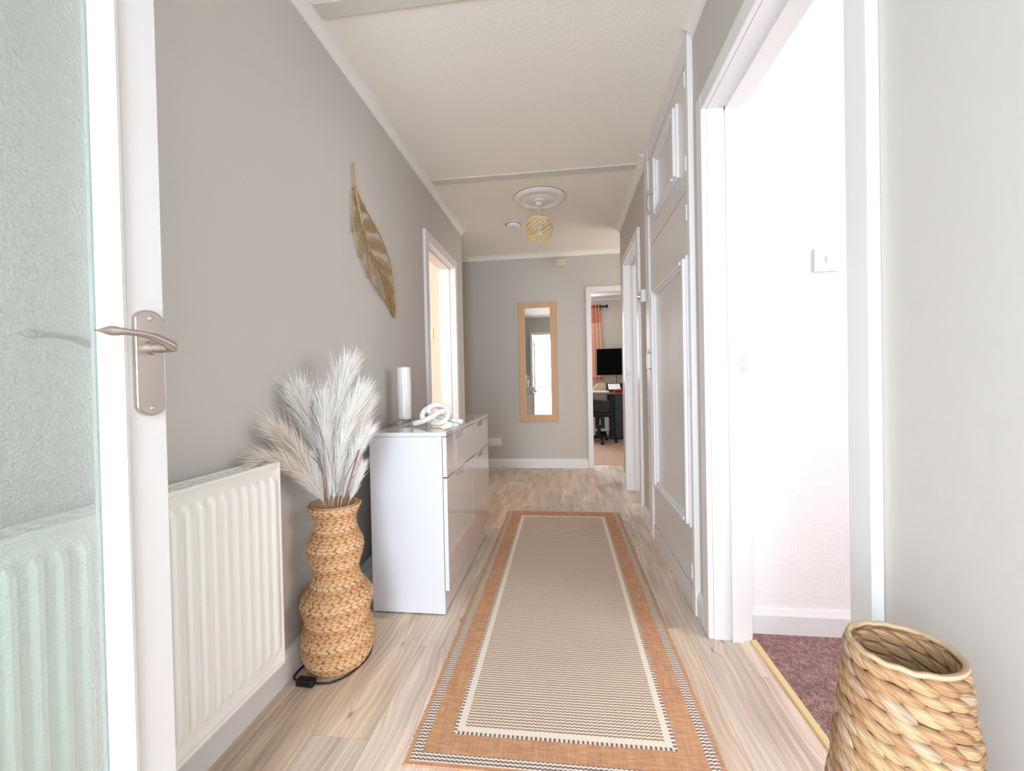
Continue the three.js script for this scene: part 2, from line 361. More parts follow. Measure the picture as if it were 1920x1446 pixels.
// door surrounds: lining and architraves as one structural group per doorway
function architrave(axis, at, sgn, a, b, head, w = 0.068, t = 0.02) {        // flat board with a rounded inner edge, on the wall plane `at`, opening a..b
  const lo = Math.min(a, b), hi = Math.max(a, b), o = at, p = at + sgn * t, list = [];
  const mk = (u0, u1, y0, y1) => axis === 'z' ? bx(o, p, y0, y1, u0, u1, 0.004) : bx(u0, u1, y0, y1, o, p, 0.004);
  list.push(mk(lo - w, lo, 0, head + w), mk(hi, hi + w, 0, head + w), mk(lo, hi, head, head + w));
  return list;
}
function surround(n, axis, w0, w1, a, b, head, sides) {
  const g = group('door_' + n, { ...S });
  const lo = Math.min(a, b), hi = Math.max(a, b), t = 0.012;
  const mk = (u0, u1, y0, y1, v0 = w0, v1 = w1) => axis === 'z' ? bx(v0, v1, y0, y1, u0, u1) : bx(u0, u1, y0, y1, v0, v1);
  part('lining', [mk(lo - t, lo, 0, head + t), mk(hi, hi + t, 0, head + t), mk(lo, hi, head, head + t)], M.white, g);
  const mid = (w0 + w1) / 2, s0 = mid - 0.006, s1 = mid + 0.03;
  if (n !== 3) part('door_stop', [mk(lo, lo + 0.012, 0, head, s0, s1), mk(hi - 0.012, hi, 0, head, s0, s1), mk(lo, hi, head - 0.012, head, s0, s1)], M.white, g);
  for (const [at, sgn, w] of sides) for (const geo of architrave(axis, at, sgn, a, b, head, w)) part('architrave', geo, M.white, g);
  return g;
}
const d1 = surround(1, 'z', XR, 0.66, -1.643, -0.845, HEAD, [[XR, -1, 0.06]]);
part('strike_plate', [bx(0.62, 0.652, 0.985, 1.045, -1.6425, -1.640), bx(0.628, 0.644, 1.0, 1.012, -1.640, -1.6365)], M.chrome, d1);
const d2 = surround(2, 'z', XL2, XL, -3.563, -2.847, HEAD - 0.005, [[XL, 1, 0.068]]);
part('strike_plate', bx(-1.03, -1.012, 0.99, 1.03, -3.562, -3.558), M.brass, d2);
const d3 = surround(3, 'x', ZF - 0.13, ZF, 0.29, 1.048, 1.918, [[ZF, 1, 0.055]]);
const d4 = surround(4, 'z', XR, XR2, -3.778, -3.102, HEAD, [[XR, -1, 0.068]]);
part('strike_plate', [bx(0.535, 0.56, 1.0, 1.03, -3.777, -3.765), bx(0.54, 0.556, 0.95, 0.97, -3.777, -3.772)], M.nickel, d4);
const d5 = surround(5, 'x', 0.12, 0.24, -0.708, 0.448, 1.978, [[0.12, -1, 0.06]]);
// threshold bars
const bar = (x, z0, z1) => run([[x - 0.012, 0], [x + 0.012, 0], [x + 0.010, 0.006], [x + 0.004, 0.0085], [x - 0.004, 0.0085], [x - 0.010, 0.006]], 'z', z0, z1);
put('threshold_trim', bar(0.663, -1.64, -0.848), M.goldStrip, scene, { ...S });
put('threshold_trim', bar(0.64, -3.776, -3.105), M.goldStrip, scene, { ...S });
// windows of the side rooms
function windowFrame(n, axis, at, a, b, y0, y1, mull) {
  const g = group('window_' + n, { ...S }), t = 0.05;
  const mk = (u0, u1, v0, v1, d = 0.03) => axis === 'z' ? bx(at - d, at + d, v0, v1, u0, u1, 0.005) : bx(u0, u1, v0, v1, at - d, at + d, 0.005);
  part('window_frame', [mk(a, b, y0, y0 + t), mk(a, b, y1 - t, y1), mk(a, a + t, y0 + t, y1 - t), mk(b - t, b, y0 + t, y1 - t), ...mull.map(m => mk(m - 0.025, m + 0.025, y0 + t, y1 - t, 0.025))], M.white, g);
  part('window_sill', axis === 'z' ? bx(at - Math.sign(at) * 0.2, at - Math.sign(at) * 0.02, y0 - 0.03, y0, a - 0.04, b + 0.04, 0.005) : bx(a - 0.04, b + 0.04, y0 - 0.03, y0, at + (at > -1 ? -0.2 : 0.02), at + (at > -1 ? -0.02 : 0.2), 0.005), M.white, g);
}
windowFrame(1, 'z', 2.56, -1.2, 0.3, 0.87, 2.07, [-0.45]);
windowFrame(2, 'x', -0.14, -3.2, -1.3, 0.82, 2.08, [-2.25]);
windowFrame(3, 'x', -7.56, -0.88, 0.32, 0.97, 2.07, [-0.28]);
windowFrame(4, 'z', -0.92, 0.4, 1.4, 0.69, 2.0, []);
windowFrame(7, 'z', 1.26, -4.66, -4.14, 0.34, 2.06, []);
windowFrame(6, 'z', 0.60, 0.62, 1.68, 0.57, 2.03, [1.15]);
windowFrame(5, 'z', 2.26, -3.45, -2.55, 1.0, 2.0, []);

// ------------------------------------------------------------------ glazed door standing open on the left
{
  const g = group('door_6', { ...S, label: 'white door with textured glass standing open beside the radiator' });
  const x0 = -0.707, x1 = -0.667, zl = -0.640, zh = 0.118, gz0 = -0.549, gz1 = 0.03;
  part('stile', bx(x0, x1, 0.008, 1.94, zl, -0.5745, 0.003), M.white, g);
  part('stile', bx(x0, x1, 0.008, 1.94, 0.053, zh, 0.003), M.white, g);
  part('rail', bx(x0, x1, 1.84, 1.94, -0.5745, 0.053, 0.002), M.white, g);
  part('rail', bx(x0, x1, 0.008, 0.2, -0.5745, 0.053, 0.002), M.white, g);
  const xm = (x0 + x1) / 2;
  part('glass_pane', bx(xm - 0.002, xm + 0.002, 0.19, 1.85, -0.57, 0.05), M.frost, g);
  // glazing beads: stepped ovolo that runs round the pane, both faces
  for (const s of [1, -1]) {
    const f = s > 0 ? x1 : x0;
    const P = (u, d) => [f - s * d, u];
    const prof = [P(-0.5745, 0.0005), P(-0.5720, -0.006), P(-0.5665, -0.007), P(-0.5640, -0.002), P(-0.5585, 0.0005), P(-0.5545, 0.006), P(-0.549, 0.0115), P(-0.549, 0.018), P(-0.5745, 0.018)];
    const flipZ = prof.map(([x, z]) => [x, -0.5215 - z]);
    const w = q => THREE.ShapeUtils.isClockWise(q.map(p => ({ x: p[0], y: p[1] }))) ? q.slice().reverse() : q;
    part('glazing_bead', [run(w(prof), 'y', 0.2, 1.84), run(w(flipZ), 'y', 0.2, 1.84)], M.white, g);
    part('glazing_bead', [bx(f - s * 0.018, f + s * 0.006, 1.815, 1.84, -0.57, 0.05, 0.002), bx(f - s * 0.018, f + s * 0.006, 0.2, 0.225, -0.57, 0.05, 0.002)], M.white, g);
  }
  for (const s of [1, -1]) {
    const f = s > 0 ? x1 : x0;
    const hw = 0.0215, hh = 0.0825, cy = 1.0105, cz = -0.6085, pts = [];
    for (let i = 0; i <= 16; i++) { const t = Math.PI * i / 16; pts.push([hw * Math.cos(t), hh - hw * 0.75 + hw * Math.sin(t) * 0.75]); }
    for (let i = 0; i <= 16; i++) { const t = Math.PI + Math.PI * i / 16; pts.push([hw * Math.cos(t), -hh + hw * 0.75 + hw * Math.sin(t) * 0.75]); }
    const pl = shapeXY(pts, null, 0.006, 0.0022);
    pl.applyMatrix4(new THREE.Matrix4().makeRotationY(s * Math.PI / 2)); pl.translate(f, cy, cz);
    const handle = part('door_handle', pl, M.nickel, g, { label: s > 0 ? 'satin metal lever handle facing the hall' : 'satin metal lever handle on the back of the door' });
    // lever: neck, then a flattened blade that sweeps to the hinge side and rises
    const yl = 1.036, fx = d => f + s * d;
    const neck = new THREE.CylinderGeometry(0.0085, 0.0085, 0.034, 20); neck.rotateZ(Math.PI / 2); neck.translate(fx(0.024), yl - 0.001, cz - 0.001);
    const rose = new THREE.CylinderGeometry(0.0115, 0.0115, 0.008, 20); rose.rotateZ(Math.PI / 2); rose.translate(fx(0.011), yl - 0.001, cz - 0.001);
    const path = [[0.044, yl - 0.002, cz - 0.010], [0.045, yl + 0.001, cz + 0.001], [0.0465, yl + 0.0085, cz + 0.020], [0.046, yl + 0.0140, cz + 0.044], [0.045, yl + 0.0155, cz + 0.068], [0.044, yl + 0.0150, cz + 0.090], [0.043, yl + 0.0135, cz + 0.110]];
    const cv = new THREE.CatmullRomCurve3(path.map(([d, y, z]) => V(fx(d), y, z)));
    const hts = [0.0075, 0.0090, 0.0075, 0.0048, 0.0050, 0.0072, 0.0012], ths = [0.0050, 0.0085, 0.0065, 0.0060, 0.0055, 0.0035, 0.0008];
    const NS = 36, NR = 14, pos = [], ind = [];
    for (let i = 0; i <= NS; i++) {
      const t = i / NS, c = cv.getPoint(t), q = t * 6, k = Math.min(5, Math.floor(q)), fr = sm(q - k);
      let hh2 = lerp(hts[k], hts[k + 1], fr), tt = lerp(ths[k], ths[k + 1], fr);
      const cap = Math.min(1, Math.sqrt(Math.max(0, 1 - (1 - Math.min(1, i / 3)) ** 2)) + (i === 0 ? 0.02 : 0)); hh2 *= cap; tt *= cap;
      for (let j = 0; j < NR; j++) { const a = j / NR * 2 * Math.PI; pos.push(c.x + tt * Math.cos(a), c.y + hh2 * Math.sin(a), c.z); }
    }
    for (let i = 0; i < NS; i++) for (let j = 0; j < NR; j++) { const a = i * NR + j, b = i * NR + (j + 1) % NR, c = a + NR, d = b + NR; s > 0 ? ind.push(a, b, c, b, d, c) : ind.push(a, c, b, b, c, d); }
    const lg = new THREE.BufferGeometry(); lg.setAttribute('position', new THREE.Float32BufferAttribute(pos, 3)); lg.setIndex(ind); lg.computeVertexNormals();
    lg.setAttribute('uv', new THREE.Float32BufferAttribute(new Float32Array(pos.length / 3 * 2), 2));
    part('lever', [neck, rose, lg], M.nickel, handle);
    for (const dy of [0.0715, -0.0725]) { const sc = new THREE.SphereGeometry(0.0042, 14, 8); sc.scale(0.5, 1, 1); sc.translate(fx(0.0085), cy + dy, cz); part('screw', sc, M.chrome, handle); }
  }
  part('latch_plate', bx(-0.698, -0.676, 0.95, 1.12, -0.642, -0.639), M.nickel, g);
}

// ------------------------------------------------------------------ radiator
{
  const t = thing('radiator', 'white fluted panel radiator on the wall behind the glazed door', 'radiator', 0, 0, 0);
  const xf = -0.835, y0 = 0.156, y1 = 0.745, za = -1.148, zb = 0.06, pitch = 0.0345;
  function sheet(x, s) {                 // pressed steel sheet as a height field
    const zs = [za], nf = Math.floor((zb - za - 0.02) / pitch);
    for (let k = 0; k < nf; k++) { const c = za + 0.020 + k * pitch; for (const d of [-0.0132, -0.0108, -0.0058, -0.0042, 0.0042, 0.0058, 0.0108, 0.0132]) zs.push(c + d); }
    zs.push(zb);
    const ys = [y0, y0 + 0.012, y0 + 0.036, y0 + 0.041, y0 + 0.055, y0 + 0.062, y1 - 0.060, y1 - 0.053, y1 - 0.039, y1 - 0.034, y1 - 0.010, y1];
    const pos = [], ind = [];
    for (const y of ys) for (const z of zs) {
      let h = 0; const k = Math.round((z - za - 0.020) / pitch), d = Math.abs(z - (za + 0.020 + k * pitch));
      if (k >= 0 && k < nf) { const a = d < 0.005 ? 1 : d < 0.0112 ? 1 - (d - 0.0052) / 0.0062 : 0, e = Math.min(y - (y0 + 0.036), (y1 - 0.034) - y); h = 0.0115 * Math.max(0, Math.min(1, a)) * Math.max(0, Math.min(1, e / 0.02)); }
      pos.push(x + s * (h - 0.0100), y, z);
    }
    const n = zs.length;
    for (let j = 0; j + 1 < ys.length; j++) for (let i = 0; i + 1 < n; i++) { const a = j * n + i, b = a + 1, c = a + n, d = c + 1; s > 0 ? ind.push(a, c, b, b, c, d) : ind.push(a, b, c, b, d, c); }
    const g = new THREE.BufferGeometry(); g.setAttribute('position', new THREE.Float32BufferAttribute(pos, 3)); g.setIndex(ind);
    const o = toCreasedNormals(g, 0.5); o.setAttribute('uv', new THREE.Float32BufferAttribute(new Float32Array(o.attributes.position.count * 2), 2)); return o;
  }
  part('front_panel', sheet(xf, 1), M.radiator, t);
  part('rear_panel', sheet(-0.903, -1), M.radiator, t);
  part('rim', [bx(xf - 0.012, xf + 0.001, y1 - 0.006, y1 + 0.003, za - 0.002, zb, 0.002), bx(xf - 0.012, xf + 0.001, y0 - 0.002, y0 + 0.006, za - 0.002, zb, 0.002), bx(xf - 0.012, xf + 0.0015, y0, y1, za - 0.004, za + 0.003, 0.002)], M.radiator, t);
  part('side_panel', bx(-0.905, xf - 0.006, y0 + 0.015, y1 - 0.004, za - 0.004, za + 0.001, 0.0015), M.radiator, t);
  part('grille_frame', [bx(-0.845, -0.838, y1 - 0.012, y1 + 0.002, za, zb), bx(-0.912, -0.904, y1 - 0.012, y1 + 0.002, za, zb), bx(-0.876, -0.872, y1 - 0.006, y1 + 0.001, za, zb)], M.radiator, t);
  const sl = bx(-0.906, -0.842, -0.004, 0.0, -0.008, 0.008);
  for (let k = 0; k < 40; k++) { const m = part('slat', sl, M.radiator, t); m.position.set(0, y1 - 0.001, za + 0.022 + k * 0.029); }
  for (const z of [-0.95, -0.1]) part('bracket', bx(XL, -0.903, 0.22, 0.7, z, z + 0.03), M.radiator, t);
  part('valve_cap', [new THREE.CylinderGeometry(0.011, 0.011, 0.03, 16).translate(-0.868, 0.245, za - 0.004)], M.plastic, t);
}

// ------------------------------------------------------------------ chest of drawers
{
  const t = thing('drawer_unit', 'white low chest with glossy pale fronts, two drawers over two doors', 'chest of drawers', 0, 0, 0);
  const xb = -0.828, xc = -0.513, xf = -0.493, z0 = -1.71, z1 = -2.65, top = 0.763, zm = -2.19, b = 0.0012;
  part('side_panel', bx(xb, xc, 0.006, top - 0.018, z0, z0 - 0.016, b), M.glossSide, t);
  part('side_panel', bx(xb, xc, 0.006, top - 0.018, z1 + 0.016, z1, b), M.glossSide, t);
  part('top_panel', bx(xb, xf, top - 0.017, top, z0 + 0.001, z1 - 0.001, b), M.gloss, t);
  part('lit_edge', bx(xb + 0.001, xf - 0.0005, top - 0.0165, top - 0.0008, z0 + 0.001, z0 + 0.0024), M.glossSide, t);  // pale strip: stronger light on the near edge, put in as colour
  part('back_panel', bx(xb, xb + 0.006, 0.02, top - 0.02, z0 - 0.016, z1 + 0.016), M.glossSide, t);
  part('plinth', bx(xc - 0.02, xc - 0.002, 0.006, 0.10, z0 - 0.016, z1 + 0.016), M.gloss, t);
  part('partition', bx(xb + 0.01, xc - 0.004, 0.1, top - 0.02, zm - 0.008, zm + 0.008), M.glossSide, t);
  part('shelf', bx(xb + 0.01, xc - 0.004, 0.575, 0.59, z0 - 0.016, z1 + 0.016), M.glossSide, t);
  // fronts with a scooped grip cut into the top edge
  const front = (name, za, zb, y0, y1) => {
    const w = Math.abs(zb - za), c = w / 2, q = 0.028, gw = 0.105;
    const pts = [[0, y0], [w, y0], [w, y1], [c + gw, y1], [c + gw - 0.03, y1 - q], [c - gw + 0.03, y1 - q], [c - gw, y1], [0, y1]];
    const g = shapeXY(pts.map(([x, y]) => [x, y]), null, 0.0155, 0.001);
    g.applyMatrix4(new THREE.Matrix4().makeBasis(V(0, 0, -1), V(0, 1, 0), V(1, 0, 0)).setPosition(xf - 0.0168, 0, za));
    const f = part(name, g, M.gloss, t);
    part('lit_edge', bx(xf - 0.017, xf - 0.0012, y0 + 0.0005, y1 - 0.0005, za + 0.0008, za + 0.0018), M.glossSide, f);  // brighter light on the near edge of each front, painted as a strip
    return f;
  };
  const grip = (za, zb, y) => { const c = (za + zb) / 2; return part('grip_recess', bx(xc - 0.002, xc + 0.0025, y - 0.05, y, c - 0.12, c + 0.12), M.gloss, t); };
  for (const [za, zb] of [[z0 - 0.0015, zm + 0.0022], [zm - 0.0022, z1 + 0.0015]]) {
    front('drawer_front', za, zb, 0.578, top - 0.0205); grip(za, zb, top - 0.018);
    front('door', za, zb, 0.105, 0.571); grip(za, zb, 0.574);
  }
}
// glass sheet kept in the gap behind the chest
{
  const pts = [[0, 0.002], [0.07, 0.002], [0.07, 0.235], [0.055, 0.232], [0.025, 0.2], [0, 0.165]];
  const g = shapeXY(pts, null, 0.006, 0.0008); g.translate(-0.898, 0, -1.735);
  put('glass_sheet', g, M.edgeGlass, scene, { label: 'pale blue glass sheet standing in the gap behind the white chest', category: 'glass sheet' });
}
// opal vase, mat, knot
{
  const t = thing('glass_vase', 'slim white opal glass cylinder vase with clear foot on the chest', 'vase', -0.826, 0.766, -2.11);
  const r = 0.034, h = 0.285;
  part('body', lathe([[0.0, 0.016], [r - 0.006, 0.016], [r - 0.002, 0.02], [r, 0.03], [r + 0.0015, h * 0.5], [r, h - 0.002], [r - 0.0012, h], [r - 0.003, h - 0.002], [r - 0.004, 0.03], [0.001, 0.024]], 48), M.opal, t);
  part('foot', lathe([[0, 0], [r - 0.003, 0], [r - 0.001, 0.003], [r - 0.001, 0.013], [r - 0.005, 0.0158], [0, 0.0158]], 48), M.baseGlass, t);
  const m = lathe([[0, 0], [0.098, 0], [0.1, 0.0012], [0.098, 0.0025], [0, 0.0025]], 56); m.scale(0.75, 1, 1); m.translate(-0.795, 0.7632, -2.13);
  put('table_mat', m, M.linen, scene, { label: 'thin cream round mat under the white glass vase', category: 'mat' });
  const k = V(-0.605, 0.763, -1.955);
  const P = [[-0.098, 0.017, 0.028], [-0.05, 0.030, 0.035], [-0.008, 0.052, 0.032], [0.022, 0.070, 0.016], [0.046, 0.062, -0.012], [0.052, 0.042, -0.034], [0.02, 0.082, -0.048], [-0.03, 0.093, -0.036], [-0.066, 0.072, -0.012], [-0.068, 0.043, 0.012], [-0.036, 0.022, 0.0], [-0.004, 0.0155, 0.03], [0.034, 0.020, 0.045], [0.058, 0.044, 0.032], [0.054, 0.074, 0.008], [0.022, 0.096, -0.014], [-0.022, 0.098, -0.014], [-0.046, 0.078, -0.006], [-0.026, 0.052, -0.028], [0.02, 0.034, -0.048], [0.064, 0.022, -0.056], [0.098, 0.0145, -0.062]];
  const tg = tube(P.map(p => V(...p).add(k)), 0.0128, 220, 12);
  const cap = p => new THREE.SphereGeometry(0.0128, 14, 10).translate(p[0] + k.x, p[1] + k.y, p[2] + k.z);
  put('knot_ornament', [tg, cap(P[0]), cap(P[P.length - 1])], M.bone, scene, { label: 'off-white decorative knot lying on the gloss chest', category: 'ornament' });
}

// ------------------------------------------------------------------ woven strands (water hyacinth)
// one strand lying along a ring of radius Rr, slanted, pointed at both ends
function strandGeo(Rr, len, wid, thick, slant, seg = 7, rad = 7) {
  const pos = [], uv = [], ind = [];
  for (let i = 0; i <= seg; i++) {
    const s = i / seg * 2 - 1, w = Math.pow(Math.max(0, 1 - s * s), 0.62), a0 = s * len / 2;
    for (let j = 0; j < rad; j++) {
      const q = j / rad * 2 * Math.PI, cw = Math.cos(q) * wid / 2 * w, ct = Math.sin(q) * thick / 2 * w;
      const along = a0 * Math.cos(slant) - cw * Math.sin(slant), up = a0 * Math.sin(slant) + cw * Math.cos(slant);
      const rr = Rr + ct + thick * 0.24 * s, ph = along / Rr;
      pos.push(rr * Math.sin(ph), up, rr * Math.cos(ph)); uv.push(i / seg, j / rad);
    }
  }
  for (let i = 0; i < seg; i++) for (let j = 0; j < rad; j++) { const a = i * rad + j, b = i * rad + (j + 1) % rad, c = a + rad, d = b + rad; ind.push(a, c, b, b, c, d); }
  const g = new THREE.BufferGeometry(); g.setAttribute('position', new THREE.Float32BufferAttribute(pos, 3)); g.setAttribute('uv', new THREE.Float32BufferAttribute(uv, 2)); g.setIndex(ind); g.computeVertexNormals();
  return g;
}
// tall basket at the right edge
{
  const t = thing('woven_basket', 'tall tapering woven basket with an open top, standing against the right wall', 'basket', 0.4, 0, -0.568);
  const rAt = y => 0.052 + 0.105 * (0.637 - y);
  const camA = Math.atan2(0 - 0.4, 0 + 0.568);
  const shared = {};
  const pitch = 0.0165, rest = [];
  for (let row = 0; row < 38; row++) {
    const y = 0.626 - row * pitch; if (y < 0.008) break;
    const r = rAt(y), n = Math.round(2 * Math.PI * r / 0.0215), kinds = [];
    for (let v = 0; v < 3; v++) kinds.push(strandGeo(r, 0.0385 + 0.003 * v, 0.0165 + 0.0015 * (v - 1), 0.0105, -0.30 - 0.05 * v, 9, 8));
    for (let k = 0; k < n; k++) {
      const a = (k + 0.5 * (row % 2) + R(-0.12, 0.12)) / n * 2 * Math.PI, d = Math.abs(Math.atan2(Math.sin(a - camA), Math.cos(a - camA)));
      const g = kinds[Math.floor(rnd() * 3)], mt = strandTones[Math.floor(rnd() * 6)], dy = R(-0.0015, 0.0015), tilt = R(-0.12, 0.12);
      if (row < 15 && d < 1.9) {
        const m = part('woven_strand', g, mt, t); m.rotation.set(0, a, 0); m.position.y = y + dy; m.scale.set(1 + R(-0.02, 0.03), 1 + tilt, 1 + R(-0.02, 0.03));
      } else { const c = g.clone(); c.rotateY(a); c.translate(0, y + dy, 0); rest.push(c); }
    }
  }
  part('woven_strands', rest, strandTones[1], t, { kind: 'stuff' });
  part('lining', lathe([[0.0, 0.012], [rAt(0.012) - 0.004, 0.012], [rAt(0.637) - 0.004, 0.632]], 40), Object.assign(inside.clone(), { side: THREE.DoubleSide }), t);
  const inner = [];
  for (let row = 0; row < 12; row++) { const y = 0.624 - row * 0.0165, r = rAt(y) - 0.0055, n = 13; for (let k = 0; k < n; k++) { const g = strandGeo(r, 0.038, 0.0170, 0.006, 0.34); g.rotateY((k + 0.5 * (row % 2)) / n * 2 * Math.PI + R(-0.05, 0.05)); g.translate(0, y, 0); inner.push(g); } }
  part('inner_weave', inner, strandTones[0], t, { kind: 'stuff' });
  const rp = []; for (let i = 0; i < 28; i++) { const a = i / 28 * 2 * Math.PI; rp.push(V(Math.sin(a) * (0.0525 + 0.0008 * Math.sin(i * 5)), 0.6365 + 0.0010 * Math.sin(i * 3.1), Math.cos(a) * 0.0525)); }
  part('rim', tube(rp, 0.0036, 90, 8, true), mat(0xd6b896, 0.75, { map: strandMap }), t);
}
// wavy floor vase with dried plumes
const vx = -0.803, vz = -1.388;
const vProf = [[0, 0.062], [0.012, 0.088], [0.03, 0.103], [0.06, 0.114], [0.1, 0.119], [0.135, 0.112], [0.165, 0.101], [0.19, 0.106], [0.22, 0.117], [0.245, 0.114], [0.27, 0.098], [0.3, 0.076], [0.325, 0.070], [0.35, 0.073], [0.38, 0.083], [0.405, 0.089], [0.43, 0.086], [0.455, 0.075], [0.48, 0.066], [0.5, 0.0635], [0.52, 0.068], [0.545, 0.079], [0.562, 0.087]];
const vr = y => { for (let i = 0; i + 1 < vProf.length; i++) if (y <= vProf[i + 1][0]) return lerp(vProf[i][1], vProf[i + 1][1], (y - vProf[i][0]) / (vProf[i + 1][0] - vProf[i][0])); return 0.087; };
{
  const t = thing('floor_vase', 'tan woven floor vase of wavy outline holding dried plumes, beside the radiator', 'vase', vx, 0, vz);
  part('core', lathe([[0, 0.004], ...vProf.filter(p => p[0] > 0.005).map(([y, r]) => [r - 0.005, y]), [0.078, 0.56], [0.058, 0.5], [0.06, 0.46], [0, 0.44]], 48), inside, t);
  const pitch = 0.0205;
  for (let row = 0; row < 27; row++) {
    const yc = 0.012 + row * pitch, list = [];
    for (const [dy, sl] of [[0.0052, 0.30], [-0.0052, -0.30]]) {
      const y = yc + dy, r = Math.min(vr(Math.max(0, y)), 0.1215), n = Math.max(14, Math.round(2 * Math.PI * r / 0.0225)), dr = (vr(y + 0.004) - vr(Math.max(0, y - 0.004))) / 0.008;
      for (let k = 0; k < n; k++) {
        const g = strandGeo(r - 0.001, R(0.028, 0.034), R(0.0125, 0.0150), R(0.010, 0.013), sl + R(-0.1, 0.1), 6, 7);
        const p = g.attributes.position; for (let i = 0; i < p.count; i++) { const q = Math.hypot(p.getX(i), p.getZ(i)), s = (q + p.getY(i) * dr) / q; p.setX(i, p.getX(i) * s); p.setZ(i, p.getZ(i) * s); }
        g.rotateY((k + R(-0.15, 0.15) + row * 0.37) / n * 2 * Math.PI); g.translate(0, y, 0); list.push(g);
      }
    }
    part('braided_row', list, vaseTones[row % 3], t);
  }
}
{ // plumes, in a frame whose x runs along the picture and whose z points to the viewer
  const side = V(0.866, 0, -0.500), toCam = V(0.500, 0, 0.866);
  const place = (s, y, d) => V(vx, 0, vz).addScaledVector(side, s).addScaledVector(toCam, d).setY(y);
  function hairs(spine, n, len, spread, seed, t0 = 0.015, wide = 0.0008) {
    const rr = mulberry(seed), q = (a, b) => a + (b - a) * rr(), pos = [], nor = [], ind = [];
    for (let i = 0; i < n; i++) {
      const t = t0 + (1 - t0) * Math.pow(rr(), 1.05), p = spine.getPoint(t), tg = spine.getTangent(t), a = rr() * 2 * Math.PI;
      const e1 = V(tg.y, -tg.x, 0).normalize(), e2 = tg.clone().cross(e1).normalize();
      const rad = e1.multiplyScalar(Math.cos(a)).addScaledVector(e2, Math.sin(a));
      const L = len * (rr() < 0.12 ? q(1.1, 1.45) : q(0.45, 1.1)) * (0.5 + 0.7 * Math.sin(Math.PI * Math.min(1, 0.12 + t * 0.72))), sp = spread * q(0.25, 1.1);
      const d0 = tg.clone().addScaledVector(rad, sp * 0.9).normalize(), d1 = tg.clone().addScaledVector(rad, sp * 1.25).add(V(0, -0.10 * q(0, 1.4), 0)).normalize();
      const w = wide * q(0.6, 1.2), b = V(q(-1, 1), q(-0.3, 0.3), q(-1, 1)).cross(tg).normalize();
      const p1 = p.clone().addScaledVector(d0, L * 0.45), p2 = p1.clone().addScaledVector(d1, L * 0.35), p3 = p2.clone().addScaledVector(d1, L * 0.25).add(V(0, -0.004, 0));
      for (const c of [p1, p2, p3]) c.x = Math.max(c.x, -0.926);
      const k = pos.length / 3, nn = rad.clone().addScaledVector(tg, 0.3).normalize();
      for (const [c, ww] of [[p, w * 0.8], [p1, w], [p2, w * 0.75]]) { pos.push(c.x - b.x * ww, c.y - b.y * ww, c.z - b.z * ww, c.x + b.x * ww, c.y + b.y * ww, c.z + b.z * ww); }
      pos.push(p3.x, p3.y, p3.z); for (let j = 0; j < 7; j++) nor.push(nn.x, nn.y, nn.z);
      ind.push(k, k + 1, k + 2, k + 1, k + 3, k + 2, k + 2, k + 3, k + 4, k + 3, k + 5, k + 4, k + 4, k + 5, k + 6);
    }
    const g = new THREE.BufferGeometry(); g.setAttribute('position', new THREE.Float32BufferAttribute(pos, 3)); g.setAttribute('uv', new THREE.Float32BufferAttribute(new Float32Array(pos.length / 3 * 2), 2)); g.setIndex(ind); g.computeVertexNormals();
    return g;
  }
  const plumes = [
    ['cream plume drooping lowest over the radiator end', [[-0.03, 0.57, 0.03], [-0.068, 0.637, 0.046], [-0.111, 0.695, 0.093], [-0.163, 0.74, 0.17]], 1400, 0.080, 0.33, 1],
    ['cream plume leaning over the radiator, above the lowest one', [[-0.035, 0.574, 0.0], [-0.072, 0.663, 0.031], [-0.106, 0.741, 0.069], [-0.144, 0.807, 0.118]], 1400, 0.080, 0.33, 1],
    ['soft white plume at the wall side with a feathered outer edge', [[-0.028, 0.569, -0.02], [-0.058, 0.753, -0.009], [-0.081, 0.846, 0.017], [-0.094, 0.904, 0.033]], 1300, 0.085, 0.42, 0],
    ['narrow white plume rising just behind the wall-side plume', [[-0.025, 0.569, 0.0], [-0.047, 0.746, -0.02], [-0.061, 0.842, -0.007], [-0.071, 0.901, 0.003]], 1000, 0.06, 0.30, 0],
    ['full white plume at the front centre of the vase', [[-0.018, 0.567, 0.03], [-0.021, 0.70, 0.03], [-0.026, 0.81, 0.03], [-0.028, 0.885, 0.03]], 1600, 0.075, 0.32, 0],
    ['tallest white plume in the middle of the bunch', [[-0.012, 0.567, 0.0], [-0.006, 0.725, 0.0], [0.008, 0.85, 0.0], [0.022, 0.93, 0.0], [0.040, 0.985, 0.0]], 1900, 0.085, 0.36, 0],
    ['white plume with a bare bright tip, beside the tallest', [[-0.006, 0.566, 0.02], [0.018, 0.722, 0.03], [0.050, 0.835, 0.03], [0.078, 0.90, 0.03]], 1500, 0.075, 0.34, 0],
    ['cream plume reaching towards the chest, second tallest on that side', [[0.011, 0.564, -0.01], [0.056, 0.719, -0.01], [0.084, 0.815, -0.01], [0.100, 0.865, -0.01]], 1400, 0.07, 0.34, 1],
    ['cream plume bending lowest towards the chest', [[0.021, 0.563, 0.015], [0.050, 0.66, 0.02], [0.072, 0.725, 0.02], [0.096, 0.770, 0.02]], 1100, 0.06, 0.36, 0],
    ['short white tuft at the chest side of the vase mouth', [[0.046, 0.555, 0.0], [0.062, 0.60, 0.0], [0.080, 0.650, 0.0]], 700, 0.045, 0.32, 0],
    ['short white tuft at the wall side of the vase mouth', [[-0.034, 0.57, 0.04], [-0.046, 0.639, 0.045], [-0.066, 0.705, 0.045]], 700, 0.05, 0.34, 0],
  ];
